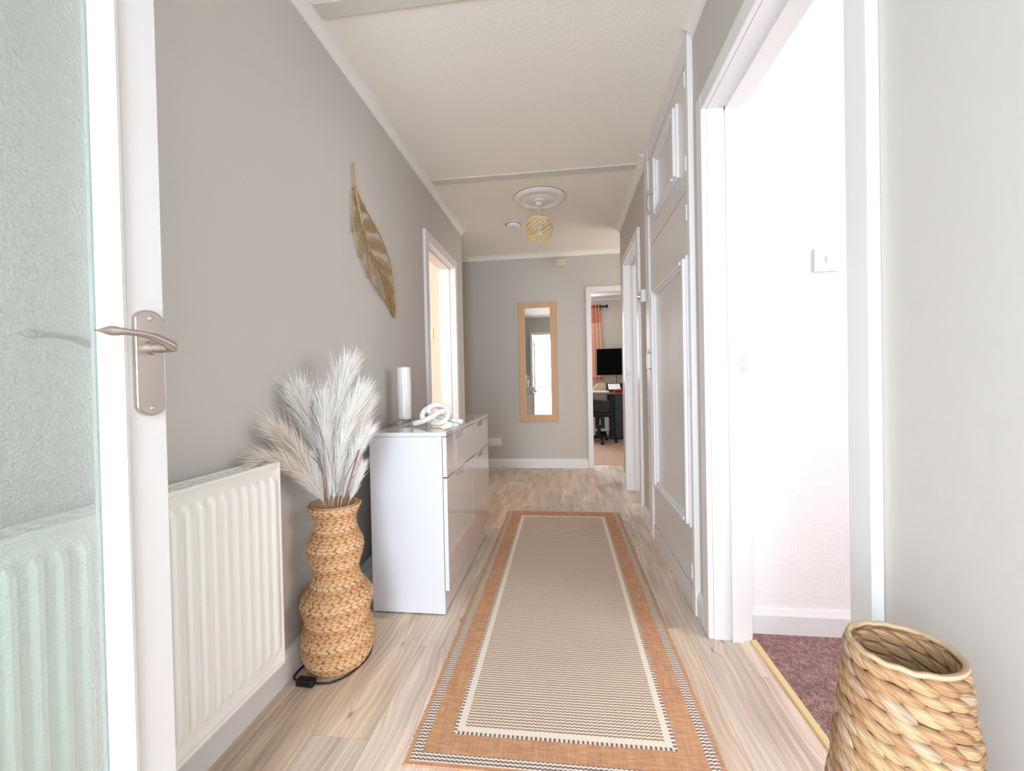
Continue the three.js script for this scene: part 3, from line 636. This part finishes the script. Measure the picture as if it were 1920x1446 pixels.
  plumes.forEach(([label, pts, n, len, spread, warm], i) => {
    const o = place(pts[0][0], pts[0][1], pts[0][2]);
    const t = thing('pampas_plume', label, 'dried plume', 0, 0, 0, 0, 'dried plumes in the woven vase');
    const P = pts.map(p => place(...p)), sp = new THREE.CatmullRomCurve3(P);
    const foot = place(pts[0][0] * 0.55, 0.455, pts[0][2] * 0.6);
    part('stem', tube([foot, ...P], 0.0017, 40, 6), M.stem, t);
    part('feathers', hairs(sp, Math.round(n * 1.7), len * 1.35, spread * 0.95, 900 + i), warm ? M.plumeWarm : M.plume, t, { kind: 'stuff' });
  });
  const grass = [
    ['long thin brown stalk arching across the plumes to the wall side', [[0.006, 0.565, 0.05], [-0.003, 0.67, 0.065], [-0.036, 0.802, 0.07], [-0.097, 0.904, 0.05]], 0.0009],
    ['upright thin brown stalk in front of the tallest plume', [[0.005, 0.565, 0.055], [0.004, 0.669, 0.07], [0.0, 0.778, 0.075], [0.011, 0.863, 0.07]], 0.0008],
    ['thick purple-brown stalk leaning towards the chest', [[0.028, 0.562, 0.045], [0.05, 0.646, 0.055], [0.08, 0.746, 0.06]], 0.0026],
    ['thin purple-brown stalk bent back near the chest', [[0.023, 0.562, 0.05], [0.033, 0.648, 0.06], [0.062, 0.707, 0.065], [0.072, 0.725, 0.065]], 0.0013],
    ['purple-brown stalk curving over towards the radiator', [[-0.032, 0.569, 0.05], [-0.033, 0.655, 0.06], [-0.048, 0.71, 0.06], [-0.091, 0.76, 0.06]], 0.0018],
    ['dark straight stalk crossing the wall-side plume', [[-0.022, 0.568, 0.04], [-0.028, 0.70, 0.06], [-0.04, 0.823, 0.065], [-0.075, 0.917, 0.04]], 0.0013],
    ['short purple-brown stalk beside the wall-side tuft', [[-0.022, 0.565, 0.06], [-0.033, 0.656, 0.068], [-0.041, 0.724, 0.07], [-0.05, 0.764, 0.07]], 0.0016],
  ];
  for (const [label, pts, r] of grass) {
    const P = [place(pts[0][0] * 0.5, 0.46, 0.02), ...pts.map(p => place(...p))];
    put('dried_stalk', tube(P, r, 40, 6), M.grassStem, scene, { label, category: 'dried stalk', group: 'thin stalks among the plumes' });
  }
}
// cord with an inline switch
{
  const t = thing('power_cord', 'black cord with an inline switch curling round the foot of the woven vase', 'cord', 0, 0, 0);
  const c = [[-0.86, 0.0045, -1.42], [-0.905, 0.0045, -1.375], [-0.914, 0.0045, -1.33], [-0.910, 0.0045, -1.298], [-0.888, 0.006, -1.281], [-0.86, 0.008, -1.276]];
  const c2 = [[-0.836, 0.008, -1.274], [-0.812, 0.006, -1.276], [-0.775, 0.0045, -1.285], [-0.742, 0.0045, -1.314], [-0.72, 0.0045, -1.365], [-0.712, 0.0045, -1.42], [-0.725, 0.0045, -1.48], [-0.77, 0.0045, -1.53], [-0.86, 0.0045, -1.56], [-0.912, 0.0045, -1.6]];
  part('wire', [tube(c, 0.0031, 50, 8), tube(c2, 0.0031, 80, 8)], M.cordBlack, t);
  const sw = new RoundedBoxGeometry(0.062, 0.022, 0.026, 3, 0.005); sw.rotateY(-0.08); sw.translate(-0.85, 0.0115, -1.272);
  const s = part('inline_switch', sw, M.cordBlack, t);
  part('rocker', bx(-0.859, -0.841, 0.0215, 0.0255, -1.279, -1.265, 0.002), M.dark, s);
}

// ------------------------------------------------------------------ leaf wall ornament
{
  const t = thing('leaf_ornament', 'gold openwork leaf wall ornament above the woven vase', 'wall decoration', 0, 0, 0);
  const x = XL + 0.014, W = ([z, y], dx = 0) => V(x + dx, y, z);
  const left = [[-1.822, 1.858], [-1.799, 1.804], [-1.795, 1.732], [-1.803, 1.665], [-1.829, 1.597], [-1.879, 1.533], [-1.944, 1.48], [-2.012, 1.442], [-2.098, 1.405], [-2.168, 1.381], [-2.208, 1.358], [-2.240, 1.325]];
  const right = [[-1.824, 1.858], [-1.846, 1.835], [-1.887, 1.808], [-1.930, 1.786], [-1.996, 1.757], [-2.083, 1.714], [-2.155, 1.657], [-2.208, 1.584], [-2.234, 1.515], [-2.247, 1.449], [-2.251, 1.38], [-2.241, 1.325]];
  const mid = [[-1.823, 1.85], [-1.853, 1.775], [-1.882, 1.708], [-1.919, 1.662], [-1.966, 1.606], [-2.036, 1.558], [-2.115, 1.506], [-2.167, 1.45], [-2.217, 1.375], [-2.240, 1.325]];
  part('stalk', tube([V(x, 1.955, -1.809), V(x, 1.905, -1.814), V(x, 1.858, -1.823)], 0.0036, 20, 8), M.gold, t);
  part('outline', [tube(left.map(p => W(p)), 0.0034, 90, 6), tube(right.map(p => W(p)), 0.0034, 90, 6)], M.gold, t);
  part('midrib', tube(mid.map(p => W(p, 0.001)), 0.0048, 90, 6), M.gold, t);
  const cm = new THREE.CatmullRomCurve3(mid.map(p => W(p))), cl = new THREE.CatmullRomCurve3(left.map(p => W(p))), cr = new THREE.CatmullRomCurve3(right.map(p => W(p)));
  // fern-like side sprigs: a curved rib with rows of small leaflets on both sides
  const leaflet = (a, dir, L, w) => { const n = V(0, -dir.z, dir.y), g = [], A = a.clone(), q = (s, k) => A.clone().addScaledVector(dir, L * s).addScaledVector(n, k * w); const sh = [q(0, 0.0), q(0.3, 1), q(0.7, 0.9), q(1, 0), q(0.7, -0.9), q(0.3, -1)]; for (const dx of [-0.0012, 0.0012]) { const c = g.length; g.push(...sh.map(v => v.clone().add(V(dx, 0, 0)))); } const P = [], I = []; g.forEach(v => P.push(v.x, v.y, v.z)); for (let i = 1; i < 5; i++) { I.push(0, i, i + 1, 6, 6 + i + 1, 6 + i); } for (let i = 0; i < 6; i++) { const j = (i + 1) % 6; I.push(i, j, 6 + i, j, 6 + j, 6 + i); } const bg = new THREE.BufferGeometry(); bg.setAttribute('position', new THREE.Float32BufferAttribute(P, 3)); bg.setIndex(I); const o = bg.toNonIndexed(); o.computeVertexNormals(); o.setAttribute('uv', new THREE.Float32BufferAttribute(new Float32Array(o.attributes.position.count * 2), 2)); return o; };
  const nonIdx = g => g.index ? g.toNonIndexed() : g;
  for (let k = 0; k < 6; k++) for (const [cs, sg] of [[cl, 1], [cr, -1]]) {
    const tm = 0.10 + 0.132 * k + (sg > 0 ? 0.03 : 0), te = Math.min(0.985, tm + 0.17), a = cm.getPoint(tm), e = cs.getPoint(te), b = a.clone().lerp(e, 0.55).add(V(0, 0.016, 0)), end = a.clone().lerp(e, 0.93);
    const c = new THREE.QuadraticBezierCurve3(a, b, end), len = a.distanceTo(end), list = [nonIdx(new THREE.TubeGeometry(c, 14, 0.0022, 5))];
    const n = Math.max(5, Math.round(len / 0.0155)), full = Math.min(1, len / 0.11);
    for (let i = 1; i <= n; i++) { const p = c.getPoint(i / n), tg = c.getTangent(i / n), nn = V(0, -tg.z, tg.y); for (const s2 of [1, -1]) { const d = tg.clone().multiplyScalar(0.42).addScaledVector(nn, s2).normalize(); list.push(leaflet(p, d, (0.016 + 0.022 * Math.sin(Math.PI * Math.min(1, 0.2 + 0.75 * i / n))) * full, 0.0027)); } }
    part('sprig', list, M.gold, t);
  }
  for (const sg of [1, -1]) { const list = []; for (let i = 0; i < 18; i++) { const q = 0.08 + i * 0.05, p = cm.getPoint(Math.min(0.97, q)), tg = cm.getTangent(Math.min(0.97, q)), nn = V(0, -tg.z, tg.y); list.push(leaflet(p, tg.clone().multiplyScalar(0.9).addScaledVector(nn, sg * 0.7).normalize(), 0.026 * Math.sin(Math.PI * Math.min(1, 0.15 + 0.8 * q)), 0.0022)); } part('midrib_leaflets', list, M.gold, t); }
  part('tip_plate', [leaflet(cm.getPoint(0.02), V(0, -0.93, -0.36).normalize(), 0.085, 0.012), leaflet(cm.getPoint(0.985), V(0, 0.8, 0.45).normalize(), 0.08, 0.010)], M.gold, t);
  part('fixing', bx(XL, x, 1.845, 1.852, -1.826, -1.82), M.gold, t); part('fixing', bx(XL, x, 1.345, 1.352, -2.236, -2.23), M.gold, t);
}

// ------------------------------------------------------------------ built-in cupboard on the right wall
{
  const t = thing('built_in_cupboard', 'tall white built-in cupboard with two panelled doors in the right wall', 'cupboard', 0, 0, 0);
  const xf = 0.514, z0 = -1.808, z1 = -2.632;
  part('frame', [bx(0.505, XR, 0, 2.335, -1.832, -1.797, 0.002), bx(0.505, XR, 0, 2.335, -2.745, -2.64, 0.002), bx(0.508, XR, 2.26, H, -2.743, -1.80, 0.002)], M.white, t);
  part('plinth', bx(0.509, XR, 0, 0.088, z1 - 0.01, z0 - 0.02, 0.002), M.cupboard, t);
  // a panelled door: slab, recessed field framed by a stepped moulding
  const panel = (name, y0, y1, pz0, pz1, py0, py1, mw) => {
    const d = part(name, bx(xf, XR, y0, y1, z1, z0 - 0.024, 0.002), M.cupboard, t);
    const mk = (a, b, c, e) => { const [za, zb] = [Math.min(a, b), Math.max(a, b)]; return [bx(0.500, xf + 0.001, c, e, za, zb, 0.004)]; };
    const add = (za, zb, ya, yb) => part('panel_moulding', [bx(0.501, xf + 0.001, ya, yb, za, zb, 0.003), bx(0.489, 0.502, ya + (yb - ya > 0.1 ? 0.012 : mw * 0.25), yb - (yb - ya > 0.1 ? 0.012 : mw * 0.25), za + (zb - za > 0.1 ? 0.012 : mw * 0.25), zb - (zb - za > 0.1 ? 0.012 : mw * 0.25), 0.003)], M.white, d);
    add(pz0, pz0 + mw, py0, py1); add(pz1 - mw, pz1, py0, py1);
    add(pz0 + mw, pz1 - mw, py0, py0 + mw * 0.8); add(pz0 + mw, pz1 - mw, py1 - mw * 0.8, py1);
    return d;
  };
  const up = panel('upper_door', 1.751, 2.256, -2.43, -1.965, 1.85, 2.175, 0.045);
  const lo = panel('lower_door', 0.094, 1.745, -2.535, -1.84, 0.345, 1.475, 0.05);
  const bow = (parent, y0, y1, z) => {
    const h = part('handle', [tube([V(0.484, y0 - 0.008, z), V(0.476, y0 + 0.02, z), V(0.472, (y0 + y1) / 2, z), V(0.476, y1 - 0.02, z), V(0.484, y1 + 0.008, z)], 0.0042, 30, 8), ...[y0 + 0.012, y1 - 0.012].map(y => new THREE.CylinderGeometry(0.0042, 0.0055, 0.038, 12).rotateZ(Math.PI / 2).translate(0.496, y, z))], M.nickel, parent);
    return h;
  };
  bow(up, 1.90, 2.02, -2.50); bow(lo, 1.01, 1.13, -2.575);
  for (const [d, ys] of [[up, [2.185, 1.845]], [lo, [1.645, 0.93, 0.17]]]) for (const y of ys) {
    const k = []; for (let i = 0; i < 5; i++) k.push(new THREE.CylinderGeometry(0.0048, 0.0048, 0.0115, 10).translate(0.506, y - 0.025 + i * 0.0125, -1.834));
    k.push(bx(0.510, xf, y - 0.032, y + 0.032, -1.85, -1.834)); part('hinge', k, M.white, d);
  }
}

// ------------------------------------------------------------------ mirror, sockets, switches, chime, thermostat
{
  const t = thing('wall_mirror', 'tall narrow mirror in a flat light wood frame on the far wall', 'mirror', 0, 0, 0);
  const z = ZF, x0 = -0.505, x1 = -0.089, y0 = 0.516, y1 = 1.829, ix0 = -0.436, ix1 = -0.157, iy0 = 0.59, iy1 = 1.77;
  const fr = shapeXY([[x0, y0], [x1, y0], [x1, y1], [x0, y1]], [[[ix0, iy0], [ix0, iy1], [ix1, iy1], [ix1, iy0]]], 0.016, 0.0015); fr.translate(0, 0, z + 0.003);
  part('frame', fr, M.beech, t);
  part('mirror_glass', bx(ix0 - 0.01, ix1 + 0.01, iy0 - 0.01, iy1 + 0.01, z + 0.004, z + 0.012), M.mirror, t);
  for (const [x, y] of [[x0 + 0.035, y0 + 0.09], [x1 - 0.035, y0 + 0.09], [x0 + 0.035, y1 - 0.09], [x1 - 0.035, y1 - 0.09]]) part('screw_cap', new THREE.SphereGeometry(0.005, 12, 8).scale(1, 1, 0.5).translate(x, y, z + 0.0205), M.chrome, t);
}
function plate(g, w, h, d) { return part('plate', new RoundedBoxGeometry(w, h, d, 2, 0.003).translate(0, 0, d / 2), M.plastic, g); }
{
  const t = thing('double_socket', 'white double power socket low on the far wall', 'socket', -0.80, 0.29, ZF);
  plate(t, 0.146, 0.086, 0.01);
  for (const x of [-0.036, 0.036]) { part('rocker', bx(x - 0.007, x + 0.007, 0.014, 0.032, 0.009, 0.013, 0.001), M.plastic, t); part('pin_holes', [bx(x - 0.002, x + 0.002, -0.004, 0.005, 0.0095, 0.0104), bx(x - 0.014, x - 0.008, -0.024, -0.020, 0.0095, 0.0104), bx(x + 0.008, x + 0.014, -0.024, -0.020, 0.0095, 0.0104)], M.dark, t); }
  const c = thing('door_chime', 'small cream chime box high on the far wall', 'door chime', -0.022, 2.252, ZF);
  part('housing', new RoundedBoxGeometry(0.108, 0.066, 0.032, 3, 0.006).translate(0, 0, 0.016), M.cream, c);
  part('cover_seam', bx(-0.05, 0.05, -0.002, 0.0005, 0.031, 0.0328), mat(0xcbb894, 0.6), c);
  const s = thing('light_switch', 'white square light switch on the embossed white wallpaper', 'light switch', 0.958, 1.39, -1.704);
  plate(s, 0.092, 0.088, 0.011);
  part('rocker', bx(-0.007, 0.007, -0.012, 0.012, 0.010, 0.016, 0.001), M.plastic, s);
  for (const x of [-0.03, 0.03]) part('screw', new THREE.CylinderGeometry(0.0028, 0.0028, 0.0012, 10).rotateX(Math.PI / 2).translate(x, 0, 0.0112), M.nickel, s);
  const p = thing('light_switch', 'brass light switch on the pink wall beyond the left doorway', 'light switch', -1.157, 1.39, -3.58);
  part('plate', new RoundedBoxGeometry(0.062, 0.088, 0.008, 2, 0.002).translate(0, 0, 0.004), M.brass, p);
  part('rocker', bx(-0.007, 0.007, -0.012, 0.012, 0.007, 0.014, 0.001), M.dark, p);
  const h = thing('thermostat', 'white wall thermostat with a chrome dial between cupboard and far side door', 'thermostat', XR, 1.505, -2.89);
  part('housing', new RoundedBoxGeometry(0.03, 0.082, 0.075, 2, 0.004).translate(-0.015, 0, 0), M.plastic, h);
  part('face', new RoundedBoxGeometry(0.006, 0.076, 0.07, 2, 0.002).translate(-0.032, -0.002, 0), M.nickel, h);
  part('dial', new THREE.CylinderGeometry(0.015, 0.018, 0.014, 24).rotateZ(Math.PI / 2).translate(-0.041, 0, 0), M.chrome, h);
}
// ceiling rose, pendant, smoke alarm
{
  const t = thing('ceiling_rose', 'round white moulded plaster rose on the hall ceiling', 'ceiling rose', -0.172, H, -3.285);
  const pr = [[0.0, -0.030], [0.03, -0.030], [0.038, -0.028], [0.046, -0.020], [0.05, -0.016], [0.068, -0.022], [0.078, -0.018], [0.084, -0.010], [0.12, -0.009], [0.135, -0.010], [0.142, -0.016], [0.152, -0.020], [0.168, -0.021], [0.180, -0.017], [0.186, -0.010], [0.196, -0.008], [0.202, 0], [0, 0]];
  part('plaster_disc', lathe(pr, 72), M.cove, t);
  const p = thing('pendant_lamp', 'pale yellow open-woven globe lamp shade hanging from the ceiling rose', 'pendant lamp', -0.178, 0, -3.30);
  part('ceiling_cup', lathe([[0, 2.312], [0.016, 2.313], [0.032, 2.322], [0.036, 2.336], [0, 2.336]], 32), M.plastic, p);
  part('cord', new THREE.CylinderGeometry(0.0022, 0.0022, 0.17, 8).translate(0, 2.235, 0), M.plastic, p);
  part('lamp_holder', lathe([[0, 2.17], [0.018, 2.17], [0.02, 2.12], [0.014, 2.118], [0, 2.118]], 20), M.plastic, p);
  part('bulb', lathe([[0, 2.075], [0.012, 2.076], [0.024, 2.085], [0.03, 2.1], [0.026, 2.115], [0.015, 2.122], [0, 2.124]], 20), phys(0xf6f1e6, 0.3), p);
  const cy = 2.137, a = 0.104, list = [];
  for (let k = 0; k < 26; k++) {                 // crossing ribbons of twisted paper, each a tilted wavy ring
    const ph = k * 2.39996, tilt = 0.12 + 0.85 * ((k * 0.618) % 1), off = (((k * 0.377) % 1) - 0.5) * 0.15, rr = Math.sqrt(Math.max(0.002, a * a - off * off)), pts = [];
    const ax = V(Math.sin(tilt) * Math.cos(ph), Math.cos(tilt), Math.sin(tilt) * Math.sin(ph)), e1 = V(1, 0, 0).cross(ax).normalize(), e2 = ax.clone().cross(e1);
    for (let i = 0; i < 30; i++) { const q = i / 30 * 2 * Math.PI, w = 1 + 0.035 * Math.sin(q * 5 + k); pts.push(e1.clone().multiplyScalar(Math.cos(q) * rr * w).addScaledVector(e2, Math.sin(q) * rr * w).addScaledVector(ax, off).add(V(0, cy, 0))); }
    const tg = new THREE.CatmullRomCurve3(pts, true);
    const g = new THREE.TubeGeometry(tg, 60, 0.0032, 5, true); list.push(g);
  }
  part('shade', list, M.rattan, p);
  const s = thing('smoke_alarm', 'round white smoke alarm on the ceiling behind the pendant lamp', 'smoke alarm', -0.432, H, -3.76);
  part('base', lathe([[0, -0.012], [0.078, -0.012], [0.082, -0.008], [0.082, 0], [0, 0]], 48), M.plastic, s);
  part('cover', lathe([[0, -0.040], [0.045, -0.040], [0.056, -0.036], [0.060, -0.026], [0.058, -0.018], [0.066, -0.013], [0, -0.012]], 48), M.plastic, s);
}

// ------------------------------------------------------------------ runner
{
  const t = thing('hall_runner', 'tan and cream flat-woven runner rug with zigzag border down the hall', 'rug', -0.027, 0, -1.028, 0.006);
  const g = new THREE.BoxGeometry(RW, 0.006, RL, 20, 1, 40); g.translate(0, 0.0034, -RL / 2);
  const p = g.attributes.position, uv = g.attributes.uv;
  for (let i = 0; i < p.count; i++) { uv.setXY(i, p.getX(i) / RW + 0.5, -p.getZ(i) / RL); }
  part('weave', g, M.rug, t);
  const fr = []; for (let i = 0; i < 520; i++) { const z = -RL * (i + rnd()) / 520, s = i % 2 ? 1 : -1, L = R(0.003, 0.007), y = R(0.002, 0.005); fr.push(bx(s * (RW / 2 - 0.002), s * (RW / 2 + L), y, y + 0.0016, z, z + R(0.0015, 0.003))); }
  part('fringe', fr, mat(0xc79a62, 0.95), t, { kind: 'stuff' });
}

// ------------------------------------------------------------------ study seen through the far doorway
{
  const zb = -7.5;
  const r = thing('curtain_rod', 'dark curtain rod with a turned finial in the study', 'curtain rod', 0, 0, 0);
  part('pole', new THREE.CylinderGeometry(0.013, 0.013, 1.75, 14).rotateZ(Math.PI / 2).translate(-0.215, 2.205, zb + 0.09), M.dark, r);
  part('finial', lathe([[0, -0.05], [0.016, -0.045], [0.022, -0.03], [0.012, -0.012], [0.014, 0], [0.028, 0.018], [0.03, 0.03], [0.02, 0.046], [0, 0.052]], 20).rotateZ(-Math.PI / 2).translate(0.69, 2.205, zb + 0.09), M.dark, r);
  part('bracket', bx(0.60, 0.62, 2.17, 2.24, zb, zb + 0.10, 0.003), M.dark, r);
  const c = thing('curtain', 'salmon orange curtain with a darker top band at the study window', 'curtain', 0, 0, 0);
  const cloth = (y0, y1, dz) => {
    const nx = 60, ny = 10, pos = [], ind = [];
    for (let j = 0; j <= ny; j++) for (let i = 0; i <= nx; i++) { const u = i / nx, y = lerp(y0, y1, j / ny), w = 0.022 + 0.010 * (2.2 - y) / 1.3; pos.push(lerp(0.36, 0.60 + 0.045 * (2.2 - y), u), y, zb + 0.085 + dz + w * Math.sin(u * Math.PI * 2 * 4.5)); }
    for (let j = 0; j < ny; j++) for (let i = 0; i < nx; i++) { const a = j * (nx + 1) + i, b = a + 1, d = a + nx + 1; ind.push(a, b, d, b, d + 1, d); }
    const g = new THREE.BufferGeometry(); g.setAttribute('position', new THREE.Float32BufferAttribute(pos, 3)); g.setIndex(ind); g.computeVertexNormals(); g.setAttribute('uv', new THREE.Float32BufferAttribute(new Float32Array(pos.length / 3 * 2), 2)); return g;
  };
  part('drape', cloth(1.0, 1.93, 0), M.curtain, c);
  part('top_band', cloth(1.93, 2.245, 0), M.curtainTop, c, { label: 'darker orange top band' });
  part('hem', cloth(0.955, 1.0, 0), M.curtainTop, c);
  const tv = thing('tv', 'black flat television on the study wall above the desk', 'television', 0.90, 1.255, -7.28, -0.12);
  part('screen', new RoundedBoxGeometry(0.745, 0.435, 0.012, 2, 0.004).translate(0, 0, 0.016), phys(0x020202, 0.75, { specularIntensity: 0.15 }), tv);
  part('casing', new RoundedBoxGeometry(0.75, 0.44, 0.03, 2, 0.006).translate(0, 0, -0.004), M.black, tv);
  part('wall_bracket', bx(-0.06, 0.06, -0.08, 0.08, -0.2, -0.015, 0.004), M.dark, tv);
  part('cable', tube([V(-0.06, -0.21, -0.03), V(-0.055, -0.32, -0.06), V(-0.06, -0.45, -0.08), V(-0.055, -0.505, -0.06)], 0.004, 20, 6), M.dark, tv);
  const d = thing('desk', 'dark desk with a brown top and a drawer pedestal in the study', 'desk', 0, 0, 0);
  part('desk_top', bx(0.05, 1.55, 0.725, 0.75, -7.42, -6.86, 0.004), M.deskTop, d);
  const ped = part('pedestal', bx(0.765, 1.2, 0.01, 0.724, -7.38, -6.905, 0.004), M.desk, d);
  for (let k = 0; k < 3; k++) { const dr = part('drawer', bx(0.772, 1.193, 0.03 + k * 0.23, 0.25 + k * 0.23, -6.905, -6.89, 0.003), M.desk, d); part('knob', new THREE.SphereGeometry(0.012, 12, 8).translate(0.98, 0.14 + k * 0.23, -6.88), M.nickel, dr); }
  part('leg', bx(0.69, 0.764, 0.01, 0.725, -7.38, -6.93, 0.003), M.black, d);
  part('leg', bx(0.08, 0.12, 0.01, 0.725, -7.38, -6.93, 0.003), M.black, d);
  part('modesty_panel', bx(0.12, 0.69, 0.02, 0.12, -7.36, -7.34), M.black, d);
  const ch = thing('office_chair', 'black swivel office chair standing in front of the study desk', 'office chair', 0.53, 0, -6.60);
  part('seat', new RoundedBoxGeometry(0.46, 0.11, 0.44, 4, 0.04).translate(-0.07, 0.46, -0.02), M.black, ch);
  part('backrest', new RoundedBoxGeometry(0.40, 0.19, 0.06, 4, 0.03).rotateZ(-0.12).translate(-0.08, 0.57, 0.2), M.black, ch);
  part('gas_lift', new THREE.CylinderGeometry(0.024, 0.03, 0.34, 14).translate(-0.04, 0.25, 0), M.black, ch);
  part('lever', new THREE.CylinderGeometry(0.006, 0.006, 0.09, 8).translate(-0.03, 0.33, 0.12), M.chrome, ch);
  for (let k = 0; k < 5; k++) { const a = k / 5 * 2 * Math.PI + 0.1, l = part('base_arm', bx(-0.018, 0.018, 0.07, 0.105, 0.0, 0.26, 0.006).rotateY(a).translate(-0.04, 0, 0), M.black, ch); part('castor', new THREE.SphereGeometry(0.034, 14, 10).scale(0.8, 1, 1).translate(-0.04 + Math.sin(a) * 0.255, 0.038, Math.cos(a) * 0.255), M.black, l); }
  const pc = thing('paper_shredder', 'small white and black machine on the floor under the study desk', 'machine', 0.56, 0, -7.14);
  part('body', new RoundedBoxGeometry(0.26, 0.26, 0.2, 2, 0.012).translate(0, 0.25, 0), M.pc, pc);
  part('front_panel', new RoundedBoxGeometry(0.15, 0.18, 0.012, 2, 0.004).translate(-0.02, 0.26, 0.102), M.dark, pc);
  part('foot', [bx(-0.12, -0.09, 0.006, 0.12, -0.09, 0.09), bx(0.09, 0.12, 0.006, 0.12, -0.09, 0.09)], M.pc, pc);
  const bk = thing('open_book', 'open white book with a tan cover lying on the study desk', 'book', 0.56, 0.75, -6.98);
  part('pages', bx(-0.17, 0.12, 0.002, 0.028, -0.12, 0.1, 0.004), M.book, bk);
  part('cover', [bx(-0.175, 0.125, 0, 0.002, -0.125, 0.105)], M.kraft, bk);
  const bag = thing('paper_bag', 'tan folded paper bag leaning on the study wall behind the book', 'bag', 0.60, 0.75, -7.27);
  part('body', shapeXY([[-0.15, 0], [0.16, 0], [0.14, 0.11], [0.02, 0.145], [-0.08, 0.135], [-0.14, 0.06]], null, 0.07, 0.006), M.kraft, bag);
  const lp = thing('document_tray', 'black tray of papers tilted up on the study desk under the television', 'tray', 0.80, 0.75, -7.1);
  const tr = new THREE.Matrix4().makeRotationX(0.5);
  part('tray', [bx(-0.14, 0.16, 0.0, 0.012, -0.14, 0.1, 0.003).applyMatrix4(tr).translate(0, 0.07, 0), bx(-0.14, -0.12, 0.0, 0.12, -0.12, -0.05, 0.003), bx(0.14, 0.16, 0.0, 0.12, -0.12, -0.05, 0.003)], M.black, lp);
  part('paper', bx(-0.11, 0.08, 0.013, 0.016, -0.11, 0.07).applyMatrix4(tr).translate(0, 0.07, 0), M.book, lp);
  const rd = thing('stapler', 'red desk gadget at the front of the study desk', 'stapler', 0.835, 0.75, -6.91);
  part('base', bx(-0.075, 0.075, 0.0, 0.012, -0.03, 0.03, 0.004), M.dark, rd);
  part('body', new RoundedBoxGeometry(0.14, 0.042, 0.05, 3, 0.014).translate(0, 0.034, 0), M.red, rd);
}

// ------------------------------------------------------------------ porch, seen in the mirror
{
  const g = group('door_7', { ...S });
  part('door_leaf', [bx(0.21, 0.25, 0.01, 2.02, 1.0, 1.76, 0.004)], M.white, g);
  part('door_panel', [bx(0.206, 0.212, 0.2, 0.9, 1.12, 1.64, 0.003), bx(0.206, 0.212, 1.05, 1.9, 1.12, 1.64, 0.003)], M.white, g);
  part('door_handle', [bx(0.196, 0.21, 0.93, 1.1, 1.04, 1.07, 0.003), new THREE.CylinderGeometry(0.008, 0.008, 0.11, 10).rotateX(Math.PI / 2).translate(0.17, 1.03, 1.10)], M.nickel, g);
}
scene.traverse(o => { if (o.isMesh) o.castShadow = o.receiveShadow = true; });
renderer.render(scene, camera);
